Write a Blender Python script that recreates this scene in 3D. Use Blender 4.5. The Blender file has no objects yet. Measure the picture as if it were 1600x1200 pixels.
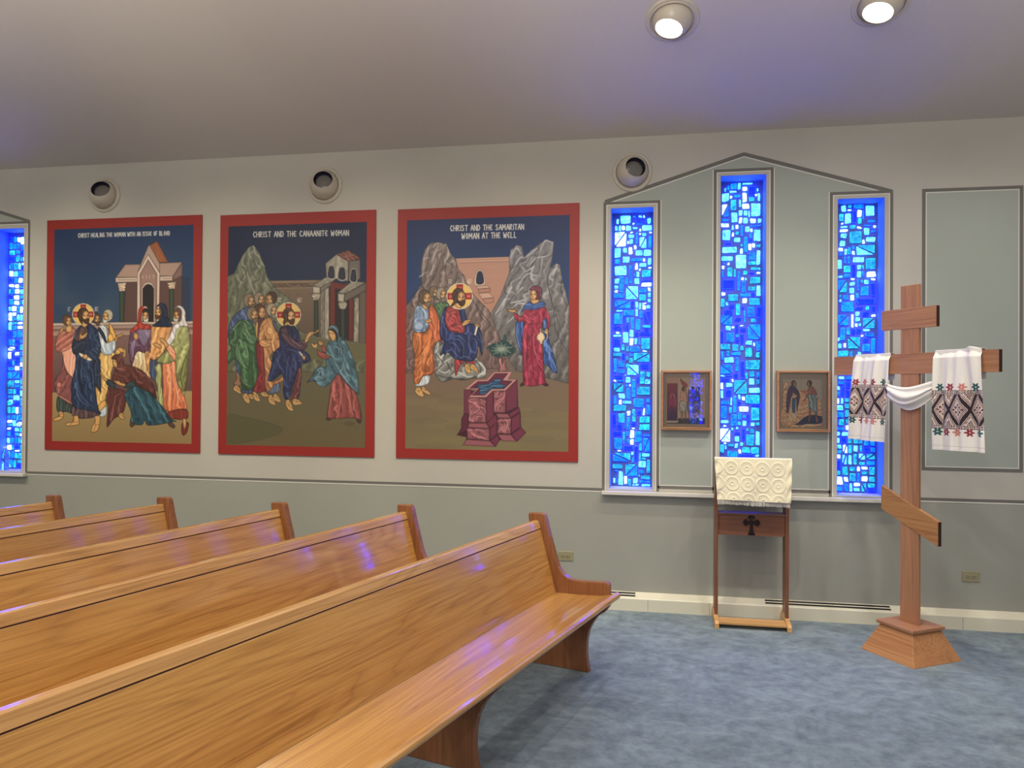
import bpy, bmesh, math, random
import numpy as np
from mathutils import Vector, Matrix
random.seed(11)
SC = bpy.context.scene; COL = SC.collection

# ---------------------------------------------------------------- camera, world, lights, exposure
SC.view_settings.view_transform = 'Standard'; SC.view_settings.look = 'None'
SC.view_settings.gamma = 1; SC.view_settings.use_curve_mapping = False; SC.view_settings.exposure = 0.17
EYE = 1.616
yaw, pitch, roll = .179743598, .00838518, .00679075
fw = Vector((-math.sin(yaw)*math.cos(pitch), math.cos(yaw)*math.cos(pitch), math.sin(pitch)))
rt = Vector((math.cos(yaw), math.sin(yaw), 0)); up = rt.cross(fw)
r2 = rt*math.cos(roll)+up*math.sin(roll); u2 = up*math.cos(roll)-rt*math.sin(roll)
cd = bpy.data.cameras.new('camera'); cam = bpy.data.objects.new('camera', cd); COL.objects.link(cam); SC.camera = cam
cd.sensor_fit = 'HORIZONTAL'; cd.sensor_width = 36; cd.lens = 27.0; cd.clip_start = .05
cam.matrix_world = Matrix(((r2.x, u2.x, -fw.x, 0), (r2.y, u2.y, -fw.y, 0), (r2.z, u2.z, -fw.z, EYE), (0, 0, 0, 1)))

W = bpy.data.worlds.new('world'); SC.world = W; W.use_nodes = True
W.node_tree.nodes['Background'].inputs[0].default_value = (.5, .6, .8, 1); W.node_tree.nodes['Background'].inputs[1].default_value = .3

def lamp(name, kind, loc, power, col, target=None, size=.1, cone=100, blend=.6):
    l = bpy.data.lights.new(name, kind); l.energy = power; l.color = col
    if kind == 'AREA': l.shape = 'DISK'; l.size = size
    else: l.shadow_soft_size = size
    if kind == 'SPOT': l.spot_size = math.radians(cone); l.spot_blend = blend
    o = bpy.data.objects.new(name, l); COL.objects.link(o); o.location = loc
    if target is not None: o.rotation_euler = (Vector(target)-Vector(loc)).to_track_quat('-Z', 'Y').to_euler()
    return o
WARM = (1, .88, .66); NEUT = (1, .95, .9); UPW = (1, .9, .78)
# rows of ceiling downlights: they wash the wall and light the pews
for x, tx, pw in [(-6.1, -6.1, 130), (-4.8, -4.8, 135), (-3.5, -3.5, 135), (-2.2, -2.2, 135), (-.9, -.9, 120)]:
    lamp('wall_wash_lamp', 'SPOT', (x, 3.3, 4.42), pw*1.1, WARM, (tx, 5.8, 1.2), .06, 60, .9)
for x, y, pw in [(.2, 3.2, 95), (1.35, 3.2, 95), (2.6, 3.2, 95)]:
    lamp('wall_wash_lamp', 'SPOT', (x, y, 4.42), pw*1., NEUT, (x+.05, 5.8, .8), .06, 70, .9)
for x, y, tx, ty in ((-2.7, 2.2, -.3, 3.2), (-5.2, 2.2, -2.8, 3.2)):
    lamp('nave_spot_lamp', 'SPOT', (x, y, 4.75), 110, NEUT, (tx, ty, 0), .045, 75, .8)
for x in (-6, -3.2, -.4, 2.4):  # unseen lamps added to fill the nave and ceiling with light
    lamp('nave_fill_point', 'POINT', (x, -.1, 4.2), 40, NEUT, None, .2)
    lamp('nave_fill_point', 'POINT', (x, -3.6, 3.1), 42, NEUT, None, .2)
    lamp('nave_fill_spot', 'SPOT', (x, -.1, 5.3), 180, NEUT, (x, .3, 0), .08, 105, .8)
    lamp('nave_fill_spot', 'SPOT', (x, -3.6, 4.0), 110, NEUT, (x, -3.4, 0), .1, 120, .8)
    lamp('ceiling_fill_spot', 'SPOT', (x, 0, 2.6), 540, UPW, (x, 3.0, 5.0), .1, 66, .9)       # added, unseen: turned up to brighten the roof

# ---------------------------------------------------------------- helpers
def link(o, parent=None):
    COL.objects.link(o)
    if parent is not None: o.parent = parent
    return o
def tag(o, label=None, cat=None, group=None, kind=None):
    for k, v in (('label', label), ('category', cat), ('group', group), ('kind', kind)):
        if v: o[k] = v
    return o
def thing(name, label, cat, loc=(0, 0, 0), rz=0, group=None):
    o = bpy.data.objects.new(name, None); o.empty_display_size = .1; link(o); o.location = loc; o.rotation_euler = (0, 0, rz)
    return tag(o, label, cat, group)
class MB:
    def __init__(s): s.v = []; s.f = []; s.m = []
    def add(s, vs, fs, m=0):
        n = len(s.v); s.v += [tuple(p) for p in vs]; s.f += [tuple(n+i for i in f) for f in fs]; s.m += [m]*len(fs); return s
    def box(s, x0, x1, y0, y1, z0, z1, m=0):
        return s.add([(x0, y0, z0), (x1, y0, z0), (x1, y1, z0), (x0, y1, z0), (x0, y0, z1), (x1, y0, z1), (x1, y1, z1), (x0, y1, z1)],
                     [(0, 3, 2, 1), (4, 5, 6, 7), (0, 1, 5, 4), (1, 2, 6, 5), (2, 3, 7, 6), (3, 0, 4, 7)], m)
    def prism(s, poly, a0, a1, ax='x', m=0):
        """outline given in the two other axes (x: y,z   y: x,z   z: x,y), pushed from a0 to a1"""
        f = {'x': lambda a, p: (a, p[0], p[1]), 'y': lambda a, p: (p[0], a, p[1]), 'z': lambda a, p: (p[0], p[1], a)}[ax]
        n = len(poly)
        ar = sum(poly[i-1][0]*poly[i][1]-poly[i][0]*poly[i-1][1] for i in range(n))
        if (ar < 0) != (ax == 'y'): poly = poly[::-1]
        return s.add([f(a0, p) for p in poly]+[f(a1, p) for p in poly], [tuple(range(n))[::-1], tuple(range(n, 2*n))]+[(i, (i+1) % n, n+(i+1) % n, n+i) for i in range(n)], m)
    def lathe(s, prof, n=48, m=0, closed=False):
        k = len(prof); vs = [(r*math.cos(2*math.pi*i/n), r*math.sin(2*math.pi*i/n), z) for i in range(n) for r, z in prof]
        return s.add(vs, [(i*k+j, ((i+1) % n)*k+j, ((i+1) % n)*k+j+1, i*k+j+1) for i in range(n) for j in range(k-1)], m)
    def build(s, name, mats, parent=None, smooth=False, bevel=0, loc=None, rot=None, recalc=True):
        me = bpy.data.meshes.new(name); me.from_pydata(s.v, [], s.f); me.update()
        if recalc:
            bm = bmesh.new(); bm.from_mesh(me); bmesh.ops.recalc_face_normals(bm, faces=bm.faces); bm.to_mesh(me); bm.free()
        for mt in (mats if isinstance(mats, (list, tuple)) else [mats]): me.materials.append(mt)
        me.polygons.foreach_set('material_index', s.m)
        if smooth: me.polygons.foreach_set('use_smooth', [True]*len(me.polygons))
        o = link(bpy.data.objects.new(name, me), parent)
        if bevel:
            b = o.modifiers.new('bevel', 'BEVEL'); b.width = bevel; b.segments = 2; b.limit_method = 'ANGLE'; b.angle_limit = math.radians(40)
        if loc: o.location = loc
        if rot: o.rotation_euler = rot
        return o
def grid_mesh(name, P, mat, parent=None, col=None, smooth=True, thick=0):
    """P: (h, w, 3) array of points; col: (h, w, 3) linear colours kept as vertex colours"""
    h, w, _ = P.shape; me = bpy.data.meshes.new(name)
    me.vertices.add(h*w); me.vertices.foreach_set('co', P.reshape(-1).astype(np.float32))
    i = np.arange(h*w).reshape(h, w); q = np.stack([i[:-1, :-1], i[1:, :-1], i[1:, 1:], i[:-1, 1:]], -1).reshape(-1, 4); n = len(q)
    me.loops.add(n*4); me.loops.foreach_set('vertex_index', q.reshape(-1).astype(np.int32))
    me.polygons.add(n); me.polygons.foreach_set('loop_start', np.arange(0, n*4, 4, dtype=np.int32)); me.polygons.foreach_set('loop_total', np.full(n, 4, np.int32))
    me.update(calc_edges=True)
    if smooth: me.polygons.foreach_set('use_smooth', np.ones(n, bool))
    if col is not None:
        at = me.color_attributes.new('paint', 'FLOAT_COLOR', 'POINT'); at.data.foreach_set('color', np.c_[col.reshape(-1, 3), np.ones(h*w)].reshape(-1).astype(np.float32))
    me.materials.append(mat)
    o = link(bpy.data.objects.new(name, me), parent)
    if thick:
        s = o.modifiers.new('thick', 'SOLIDIFY'); s.thickness = thick; s.offset = 0
    return o
def lin(c): c = np.asarray(c, float); return np.where(c <= .04045, c/12.92, ((c+.055)/1.055)**2.4)
def L3(r, g, b): return tuple(float(v) for v in lin(np.array([r, g, b])/255.))+(1,)

# ---------------------------------------------------------------- materials
class Mat:
    def __init__(s, name, base=(.5, .5, .5, 1), rough=.6, **kw):
        s.m = bpy.data.materials.new(name); s.m.use_nodes = True; s.n = s.m.node_tree.nodes; s.l = s.m.node_tree.links; s.b = s.n['Principled BSDF']
        s.b.inputs['Base Color'].default_value = base; s.b.inputs['Roughness'].default_value = rough
        for k, v in kw.items(): s.b.inputs[k.replace('_', ' ')].default_value = v
    def node(s, t, **kw):
        n = s.n.new(t)
        for k, v in kw.items():
            if k in n.inputs: n.inputs[k].default_value = v
            else: setattr(n, k, v)
        return n
    def coords(s, scale=(1, 1, 1), rnd=False, out='Object'):
        tc = s.node('ShaderNodeTexCoord'); mp = s.node('ShaderNodeMapping'); mp.inputs['Scale'].default_value = scale; s.l.new(tc.outputs[out], mp.inputs['Vector'])
        if rnd:
            oi = s.node('ShaderNodeObjectInfo'); mu = s.node('ShaderNodeVectorMath', operation='SCALE'); cx = s.node('ShaderNodeCombineXYZ')
            for i in range(3): s.l.new(oi.outputs['Random'], cx.inputs[i])
            s.l.new(cx.outputs[0], mu.inputs[0]); mu.inputs['Scale'].default_value = 17; s.l.new(mu.outputs[0], mp.inputs['Location'])
        return mp.outputs[0]
    def noise(s, vec, scale, detail=3, rough=.5, dist=0):
        n = s.node('ShaderNodeTexNoise'); n.inputs['Scale'].default_value = scale; n.inputs['Detail'].default_value = detail; n.inputs['Roughness'].default_value = rough; n.inputs['Distortion'].default_value = dist
        s.l.new(vec, n.inputs['Vector']); return n.outputs['Fac']
    def ramp(s, fac, stops):
        r = s.node('ShaderNodeValToRGB'); e = r.color_ramp.elements
        for i, (p, c) in enumerate(stops):
            if i < 2: e[i].position = p; e[i].color = c
            else: q = e.new(p); q.color = c
        s.l.new(fac, r.inputs[0]); return r.outputs[0]
    def mix(s, fac, a, b, mode='MIX'):
        m = s.node('ShaderNodeMix'); m.data_type = 'RGBA'; m.blend_type = mode
        for sock, v in ((m.inputs[0], fac), (m.inputs[6], a), (m.inputs[7], b)):
            if isinstance(v, (int, float, tuple)): sock.default_value = v
            else: s.l.new(v, sock)
        return m.outputs[2]
    def bump(s, h, strength=.2, dist=.01):
        b = s.node('ShaderNodeBump'); b.inputs['Strength'].default_value = strength; b.inputs['Distance'].default_value = dist; s.l.new(h, b.inputs['Height']); s.l.new(b.outputs[0], s.b.inputs['Normal'])
    def base(s, c): s.l.new(c, s.b.inputs['Base Color'])
def plaster(name, c, rough=.75, amt=.04, bump=.08):
    m = Mat(name, rough=rough); v = m.coords(); n = m.noise(v, 1.3, 3); d = tuple(x*(1-amt) for x in c[:3])+(1,); u = tuple(min(1, x*(1+amt)) for x in c[:3])+(1,)
    m.base(m.ramp(n, [(.3, d), (.7, u)])); m.bump(m.noise(v, 160, 4), bump, .002); return m.m
def wood(name, dark, mid, light, axis=0, rough=.3, coat=.0, rings=1.):
    m = Mat(name, rough=rough); m.b.inputs['Coat Weight'].default_value = coat; m.b.inputs['Coat Roughness'].default_value = .07
    k = [7., 7., 7.]; k[axis] = .5; v = m.coords(tuple(k), rnd=True)
    fig = m.noise(v, .75*rings, 2.5, .42, .5)                    # the flame figure: contours of a slow noise
    s1 = m.node('ShaderNodeMath', operation='MULTIPLY'); s1.inputs[1].default_value = 30; m.l.new(fig, s1.inputs[0])
    s2 = m.node('ShaderNodeMath', operation='PINGPONG'); s2.inputs[1].default_value = 1.; m.l.new(s1.outputs[0], s2.inputs[0])
    k2 = [115., 115., 115.]; k2[axis] = 1.8; fine = m.noise(m.coords(tuple(k2), rnd=True), 1., 3, .65)
    big = m.noise(m.coords((1.2, 1.2, 1.2), rnd=True), 1.1, 2)
    k3 = [7.5, 7.5, 7.5]; k3[axis] = .25; plank = m.noise(m.coords(tuple(k3), rnd=True), 1.1, 1)
    c = m.ramp(s2.outputs[0], [(.0, dark), (.22, mid), (1., light)])
    c = m.mix(.46, c, m.ramp(fine, [(.4, dark), (.56, light)]))
    c = m.mix(.38, c, m.ramp(plank, [(.35, mid), (.65, light)]))
    c = m.mix(m.ramp(big, [(.35, (0, 0, 0, 1)), (.7, (.25, .25, .25, 1))]), c, mid)
    m.base(c); m.bump(fine, .12, .0008); return m.m
def painted(name, rough=.55, bump=.0):
    m = Mat(name, rough=rough); a = m.node('ShaderNodeAttribute', attribute_name='paint'); m.base(a.outputs['Color'])
    if bump: m.bump(m.noise(m.coords(), 420, 3), bump, .001)
    return m.m
M = {}
M['wall'] = plaster('pale wall paint', L3(190, 187, 176)); M['lower'] = plaster('sage wall paint', L3(160, 161, 151)); M['panel'] = plaster('light sage wall paint', L3(166, 173, 163))
M['line'] = plaster('dark grey stripe paint', L3(112, 110, 104), amt=.02); M['white'] = plaster('white stripe paint', L3(226, 224, 214), amt=.01)
M['ceiling'] = plaster('ceiling paint', L3(196, 190, 184), amt=.02, bump=.12); M['far'] = plaster('far wall paint', L3(196, 186, 168))
M['cream'] = plaster('cream enamel', L3(226, 222, 200), rough=.4, amt=.02, bump=.02)
M['marble'] = plaster('sill stone', L3(220, 216, 206), rough=.25, amt=.05, bump=.02)
O1, O2, O3 = L3(138, 88, 38), L3(192, 136, 66), L3(218, 168, 94)
M['oak'] = wood('honey oak along', O1, O2, O3, 0, .3, 1.); M['oakz'] = wood('honey oak upright', L3(100, 58, 34), L3(138, 88, 52), L3(158, 104, 64), 2, .3, .25)
R1, R2, R3 = L3(120, 80, 58), L3(168, 118, 86), L3(188, 138, 102)
M['red_x'] = wood('reddish oak across', R1, R2, R3, 0, .42, 0); M['red_z'] = wood('reddish oak upright', R1, R2, R3, 2, .42, 0)
M['dark_x'] = wood('brown oak across', L3(86, 50, 36), L3(124, 78, 52), L3(142, 92, 62), 0, .4, .1); M['dark_z'] = wood('brown oak upright', L3(86, 50, 36), L3(120, 74, 50), L3(138, 88, 60), 2, .4, .1)
M['lightoak'] = wood('light oak', L3(168, 118, 66), L3(206, 156, 96), L3(226, 180, 118), 0, .35, .1)
M['endgrain'] = Mat('dark end grain', L3(52, 28, 22), .6).m
M['iron'] = Mat('dark metal ornament', L3(52, 40, 34), .35, Metallic=.6).m
M['black'] = Mat('matt black', (.006, .006, .009, 1), .5).m
M['fixture'] = Mat('fixture enamel', L3(196, 188, 172), .35).m
M['lens'] = Mat('unlit lamp glass', L3(120, 116, 110), .2).m
M['brass'] = Mat('satin brass plate', L3(176, 168, 134), .32, Metallic=.35).m
m = Mat('carpet', rough=.95); v = m.coords(); n = m.noise(m.coords((1., 1.35, 1.)), 3.6, 7, .72, .9); n2 = m.noise(v, 14, 5, .7)
c = m.ramp(n, [(.34, L3(88, 108, 116)), (.5, L3(124, 144, 154)), (.66, L3(160, 180, 188))]); c = m.mix(.45, c, m.ramp(n2, [(.35, L3(88, 104, 120)), (.65, L3(148, 164, 174))])); m.base(c)
m.bump(m.noise(v, 380, 2, .8), .7, .006); m.b.inputs['Sheen Weight'].default_value = .15; M['carpet'] = m.m
M['canvas'] = painted('painted canvas', .5, .06); M['icon'] = painted('painted board', .4)
M['red'] = plaster('red border paint', L3(150, 40, 34), rough=.5, amt=.05, bump=.02)
M['linen'] = painted('embroidered linen', .85, .25)
m = Mat('clear glass', (1, 1, 1, 1), .02); m.b.inputs['Transmission Weight'].default_value = 1; m.b.inputs['IOR'].default_value = 1.45; M['clear'] = m.m
# leaded slab glass: each slab carries its own colour; daylight behind makes it shine
m = Mat('slab glass', rough=.25); m.b.inputs['Specular IOR Level'].default_value = .15; a = m.node('ShaderNodeAttribute', attribute_name='glow'); vv = m.coords((1, 1, 1))
f1 = m.noise(vv, 26, 3, .55, 1.2); k = m.ramp(f1, [(.32, (.25, .35, .6, 1)), (.5, (1, 1, 1, 1)), (.68, (1.9, 1.5, 1.15, 1))]); cc = m.mix(1., a.outputs['Color'], k, 'MULTIPLY')
m.l.new(cc, m.b.inputs['Emission Color']); m.b.inputs['Emission Strength'].default_value = 1.0; m.b.inputs['Base Color'].default_value = (.02, .05, .12, 1); M['glass'] = m.m
m = Mat('blue slate resin with glare glow', L3(84, 100, 136), .6); m.b.inputs['Emission Color'].default_value = (.0, .01, 1, 1); m.b.inputs['Emission Strength'].default_value = .06; M['matrix'] = m.m; M['reveal_glow'] = plaster('window lining painted glow', L3(112, 146, 190), amt=.03)  # resin emission stands in for glare, the lining's blue for light from the glass
def glow(name, col, st):
    m = Mat(name, (0, 0, 0, 1), .4); m.b.inputs['Emission Color'].default_value = col; m.b.inputs['Emission Strength'].default_value = st; return m.m
M['lit'] = glow('lit lamp', (1, .93, .74, 1), 14)
# ---------------------------------------------------------------- brush work for the paintings (fills the colour of each little facet)
class Painter:
    def __init__(s, W, H, corners):
        s.W, s.H = W, H
        s.img = np.zeros((H, W, 3)); s.mask = np.ones((H, W))
        src = np.array(corners, float); dst = np.array([(0, 0), (W-1, 0), (W-1, H-1), (0, H-1)], float)
        A = []
        for (x, y), (u, v) in zip(src, dst):
            A.append([x, y, 1, 0, 0, 0, -u*x, -u*y, -u]); A.append([0, 0, 0, x, y, 1, -v*x, -v*y, -v])
        s.Hm = np.linalg.svd(np.array(A))[2][-1].reshape(3, 3)
        s.k = W/np.linalg.norm(src[1]-src[0])
        s.yy, s.xx = np.mgrid[0:H, 0:W].astype(float)
        rs = np.random.RandomState(5); s.noise = s._noise(rs)
        s.frame(0, 0, 1)
    def _noise(s, rs):
        out = []
        for cell in (14, 7):
            g = rs.rand(s.H//cell+3, s.W//cell+3)*2-1
            fy, fx = s.yy/cell, s.xx/cell; iy, ix = fy.astype(int), fx.astype(int); ty, tx = fy-iy, fx-ix
            ty = ty*ty*(3-2*ty); tx = tx*tx*(3-2*tx)
            out.append((g[iy, ix]*(1-tx)+g[iy, ix+1]*tx)*(1-ty)+(g[iy+1, ix]*(1-tx)+g[iy+1, ix+1]*tx)*ty)
        return out
    def frame(s, x0, y0, sc): s.fx, s.fy, s.fs = x0, y0, sc
    def P(s, flat):
        q = np.array(flat, float).reshape(-1, 2)/s.fs+[s.fx, s.fy]
        h = np.c_[q, np.ones(len(q))]@s.Hm.T
        return h[:, :2]/h[:, 2:]
    @staticmethod
    def smooth(p, closed, n=4):
        m = len(p)
        if m < 3: return p
        out = []
        for i in range(m if closed else m-1):
            if closed: a, b, c, d = p[i-1], p[i], p[(i+1) % m], p[(i+2) % m]
            else: a, b, c, d = p[max(i-1, 0)], p[i], p[i+1], p[min(i+2, m-1)]
            for t in np.arange(n)/n:
                out.append(.5*((2*b)+(c-a)*t+(2*a-5*b+4*c-d)*t*t+(3*b-3*c+d-a)*t**3))
        if not closed: out.append(p[-1])
        return np.array(out)
    def box(s, p, pad):
        x0 = int(max(0, np.floor(p[:, 0].min()-pad))); x1 = int(min(s.W, np.ceil(p[:, 0].max()+pad)+1))
        y0 = int(max(0, np.floor(p[:, 1].min()-pad))); y1 = int(min(s.H, np.ceil(p[:, 1].max()+pad)+1))
        return x0, x1, y0, y1
    def sd(s, p, b):
        x0, x1, y0, y1 = b; X = s.xx[y0:y1, x0:x1]; Y = s.yy[y0:y1, x0:x1]
        d = np.full(X.shape, 1e9); ins = np.zeros(X.shape, bool)
        for i in range(len(p)):
            ax, ay = p[i-1]; bx_, by_ = p[i]; ex, ey = bx_-ax, by_-ay; L = ex*ex+ey*ey+1e-9
            t = np.clip(((X-ax)*ex+(Y-ay)*ey)/L, 0, 1)
            d = np.minimum(d, (X-ax-t*ex)**2+(Y-ay-t*ey)**2)
            if ay != by_:
                ins ^= ((ay > Y) != (by_ > Y)) & (X < ex*(Y-ay)/ey+ax)
        return np.where(ins, -1, 1)*np.sqrt(d)
    def F(s, col, flat, sh=.45, f=None, o=.75, sm=True, a=1, g=None, w=None):
        """filled shape; sh: modelling towards its outline, f: (angle, spacing, depth) of the folds, g: second colour at the bottom"""
        p = s.P(flat); p = s.smooth(p, True) if sm else p
        b = s.box(p, 3); x0, x1, y0, y1 = b
        if x1 <= x0 or y1 <= y0: return s
        sd = s.sd(p, b); cov = np.clip(.5-sd, 0, 1)*a
        X = s.xx[y0:y1, x0:x1]; Y = s.yy[y0:y1, x0:x1]
        c = np.ones(X.shape+(3,))*np.array(col)/255.
        if g is not None:
            t = np.clip((Y-p[:, 1].min())/(np.ptp(p[:, 1])+1e-6), 0, 1)[..., None]; c = c*(1-t)+np.array(g)/255.*t
        R_ = max(2., (w or 3.2)*s.k)
        rim = np.clip(1+sd/R_, 0, 1)
        v = 1+sh*(.25-.85*rim**2)
        if f:
            an, sp, am = f; an = math.radians(an); n1 = s.noise[0][y0:y1, x0:x1]; n2 = s.noise[1][y0:y1, x0:x1]
            q = (X*math.sin(an)-Y*math.cos(an)); r = (X*math.cos(an)+Y*math.sin(an))
            ph = q/(sp*1.25*s.k)*2*math.pi+3.*n1+1.0*n2+1.0*np.sin(r/(sp*s.k*3.7)+2*n1)
            w1 = np.sin(ph); w2 = np.sin(ph*.43+2*n1+1)
            m1 = np.clip(.55+.75*n1+.35*w2, 0, 1.1); m2 = np.clip(.55-.6*n2+.3*w2, 0, 1.1)
            v = v*(1+am*(np.maximum(w1, 0)**2.5*.55*m1-np.maximum(-w1, 0)**1.3*.62*m2+.12*w2))
            hi = (np.maximum(w1, 0)**5*m1*am*.3)[..., None]
        c = c*v[..., None]
        if f: c = c*(1-hi)+hi*np.array([.82, .84, .8])
        if o: 
            l = np.clip(1-np.abs(sd+.3)/(.75*s.k**.5), 0, 1)*o; c = c*(1-.8*l[..., None])
        cov = cov[..., None]
        s.img[y0:y1, x0:x1] = s.img[y0:y1, x0:x1]*(1-cov)+np.clip(c, 0, 1)*cov
        s.last = np.zeros((s.H, s.W)); s.last[y0:y1, x0:x1] = cov[..., 0]
        return s
    def K(s, col, flat, w=1., a=.9, clip=False, soft=.6, taper=True):
        """brush stroke, width in photograph-sized units"""
        p = s.smooth(s.P(flat), False, 5); w = w*s.k/2; b = s.box(p, w+3); x0, x1, y0, y1 = b
        if x1 <= x0 or y1 <= y0: return s
        X = s.xx[y0:y1, x0:x1]; Y = s.yy[y0:y1, x0:x1]; best = np.full(X.shape, 1e9); n = len(p)
        for i in range(1, n):
            ax, ay = p[i-1]; ex, ey = p[i]-p[i-1]; L = ex*ex+ey*ey+1e-9
            t = np.clip(((X-ax)*ex+(Y-ay)*ey)/L, 0, 1)
            wd = w*(1 if not taper else .35+.65*math.sin(math.pi*min(max((i-.5)/(n-1), .05), .95)))
            best = np.minimum(best, np.hypot(X-ax-t*ex, Y-ay-t*ey)-wd)
        cov = np.clip(.5-best/(2*soft), 0, 1)*a
        if clip: cov = cov*s.last[y0:y1, x0:x1]
        cov = cov[..., None]
        s.img[y0:y1, x0:x1] = s.img[y0:y1, x0:x1]*(1-cov)+np.array(col)/255.*cov
        return s
    def KK(s, col, lines, w=1., a=.8, clip=False):
        for l in lines: s.K(col, l, w, a, clip)
        return s
    def E(s, col, cx, cy, rx, ry, **k):
        t = np.linspace(0, 2*math.pi, 17)[:-1]
        return s.F(col, np.c_[cx+rx*np.cos(t), cy+ry*np.sin(t)].ravel(), sm=False, **k)
    def head(s, cx, cy, r, d=1, hair=(80, 52, 38), beard=None, skin=(196, 146, 92), hood=None, hc=.25):
        """small painted head, d = +1 looks right, -1 left; r = half height of the face"""
        if hood is None: s.E(hair, cx-d*r*.25, cy-r*.18, r*.95, r*1.15, sh=.5, f=(60, 2.2, .3))
        s.E(skin, cx+d*r*.18, cy+r*.12, r*.62, r*.92, sh=.75, o=.5)
        s.E((236, 200, 140), cx+d*r*.12, cy-r*.2, r*.28, r*.2, o=0, sh=0, a=.7)
        s.E((236, 200, 140), cx-d*r*.08, cy+r*.3, r*.2, r*.22, o=0, sh=0, a=.6)
        if beard is not None:
            s.F(beard, [cx-d*r*.42, cy+r*.25, cx-d*r*.1, cy+r*.62, cx+d*r*.3, cy+r*.5, cx+d*r*.75, cy+r*.45, cx+d*r*.72, cy+r*1.05, cx+d*r*.35, cy+r*1.4, cx-d*r*.15, cy+r*1.15], sh=.5, f=(80, 1.4, .5), o=.6)
        for ex in (-.12, .48): s.K((38, 22, 14), [cx+d*r*(ex-.14), cy+r*.02, cx+d*r*(ex+.14), cy+r*.02], .9, .95, taper=False)
        s.KK((60, 34, 20), [[cx-d*r*.32, cy-r*.2, cx+d*r*.02, cy-r*.22], [cx+d*r*.34, cy-r*.2, cx+d*r*.62, cy-r*.18]], .7, .8)
        for ex in (-.1, .5): s.K((24, 14, 10), [cx+d*r*ex, cy+r*.02, cx+d*r*(ex+.05), cy+r*.06], 1.15, .9, taper=False)
        s.K((92, 56, 32), [cx+d*r*.3, cy-r*.1, cx+d*r*.42, cy+r*.35, cx+d*r*.2, cy+r*.4], .7, .85)
        s.K((120, 48, 34), [cx+d*r*.1, cy+r*.62, cx+d*r*.42, cy+r*.6], .8, .8)
        return s
    def halo(s, cx, cy, r, k=1.):
        s.E((250, 240, 215), cx, cy, r, r, sh=0, o=.2); s.E((238, 196, 104), cx, cy, r*.94, r*.94, sh=.05, o=.3)
        a = r*.25
        for q in ([cx-a, cy-r*.9, cx+a, cy-r*.9, cx+a, cy, cx-a, cy], [cx-r*.92, cy-a, cx, cy-a, cx, cy+a, cx-r*.92, cy+a], [cx, cy-a, cx+r*.92, cy-a, cx+r*.92, cy+a, cx, cy+a]):
            s.F((172, 38, 38), q, sh=0, o=.25, sm=False)
        for x, y in ((cx, cy-r*.66), (cx-r*.68, cy), (cx+r*.68, cy)):
            if x == cx: s.K((245, 215, 200), [x-r*.1, y-r*.04, x-r*.09, y+r*.1, x, y, x+r*.09, y+r*.1, x+r*.1, y-r*.04], .8)
            elif x < cx: s.K((245, 215, 200), [x, y-r*.09, x-r*.08, y, x, y+r*.09, x+r*.08, y, x, y-r*.09], .8)
            else: s.KK((245, 215, 200), [[x-r*.07, y-r*.09, x-r*.07, y+r*.09], [x+r*.07, y-r*.09, x+r*.07, y+r*.09], [x-r*.07, y, x+r*.07, y]], .8)
        return s
    def foot(s, flat, col=(190, 146, 88)):
        s.F(col, flat, sh=.7, o=.9, w=2)
        p = np.array(flat, float).reshape(-1, 2); c = p.mean(0)
        q = p[::max(1, len(p)//4)]
        for a in q[:3]: s.K((70, 44, 24), [a[0]*.8+c[0]*.2, a[1]*.8+c[1]*.2, c[0], c[1]], .7, .6)
        return s
    GL = {'A': [[0, 1, .45, 0, .9, 1], [.2, .62, .75, .62]], 'B': [[0, 0, 0, 1, .6, 1, .75, .72, .1, .5, .6, .3, .5, .02, 0, 0]], 'C': [[.8, .12, .4, 0, .05, .5, .4, 1, .8, .88]],
          'D': [[0, 0, 0, 1, .5, .95, .8, .5, .5, .05, 0, 0]], 'E': [[.75, .08, .3, .02, .02, .5, .3, .98, .75, .9], [.05, .5, .6, .5]], 'F': [[0, 1, 0, 0, .7, 0], [0, .5, .5, .5]],
          'G': [[.8, .12, .4, 0, .05, .5, .4, 1, .8, .9, .8, .55, .5, .55]], 'H': [[0, 0, 0, 1], [.8, 0, .8, 1], [0, .5, .8, .5]], 'I': [[.1, 0, .1, 1]], 'L': [[0, 0, 0, 1, .65, 1]],
          'M': [[0, 1, .05, 0, .5, .6, .95, 0, 1, 1]], 'N': [[0, 1, 0, 0, .8, 1, .8, 0]], 'O': [[.42, 0, .02, .5, .42, 1, .82, .5, .42, 0]], 'R': [[0, 1, 0, 0, .6, .05, .65, .4, 0, .5, .75, 1]],
          'S': [[.7, .08, .25, 0, .1, .3, .65, .65, .5, .98, .02, .92]], 'T': [[0, .02, .85, .02], [.42, 0, .42, 1]], 'U': [[0, 0, .1, .9, .7, .9, .8, 0]], 'W': [[0, 0, .2, 1, .5, .35, .8, 1, 1, 0]]}
    def text(s, st, x, y, w, h, slope=0, col=(235, 232, 222), lw=1.):
        adv = {'I': .45, 'M': 1.3, 'W': 1.3, ' ': .75}; tot = sum(adv.get(c, 1.08) for c in st); u = w/tot; cx = x
        for c in st:
            for gl in s.GL.get(c, []):
                g = np.array(gl).reshape(-1, 2); q = np.c_[cx+g[:, 0]*u*.92, y+(cx-x)*slope+g[:, 1]*h]
                for i in range(len(q)-1): s.K(col, q[i:i+2].ravel(), lw, 1, taper=False, soft=.5)
            cx += adv.get(c, 1.08)*u
        return s
    def finish(s): return np.clip(s.img, 0, 1)
SK = (200, 152, 96)
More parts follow.
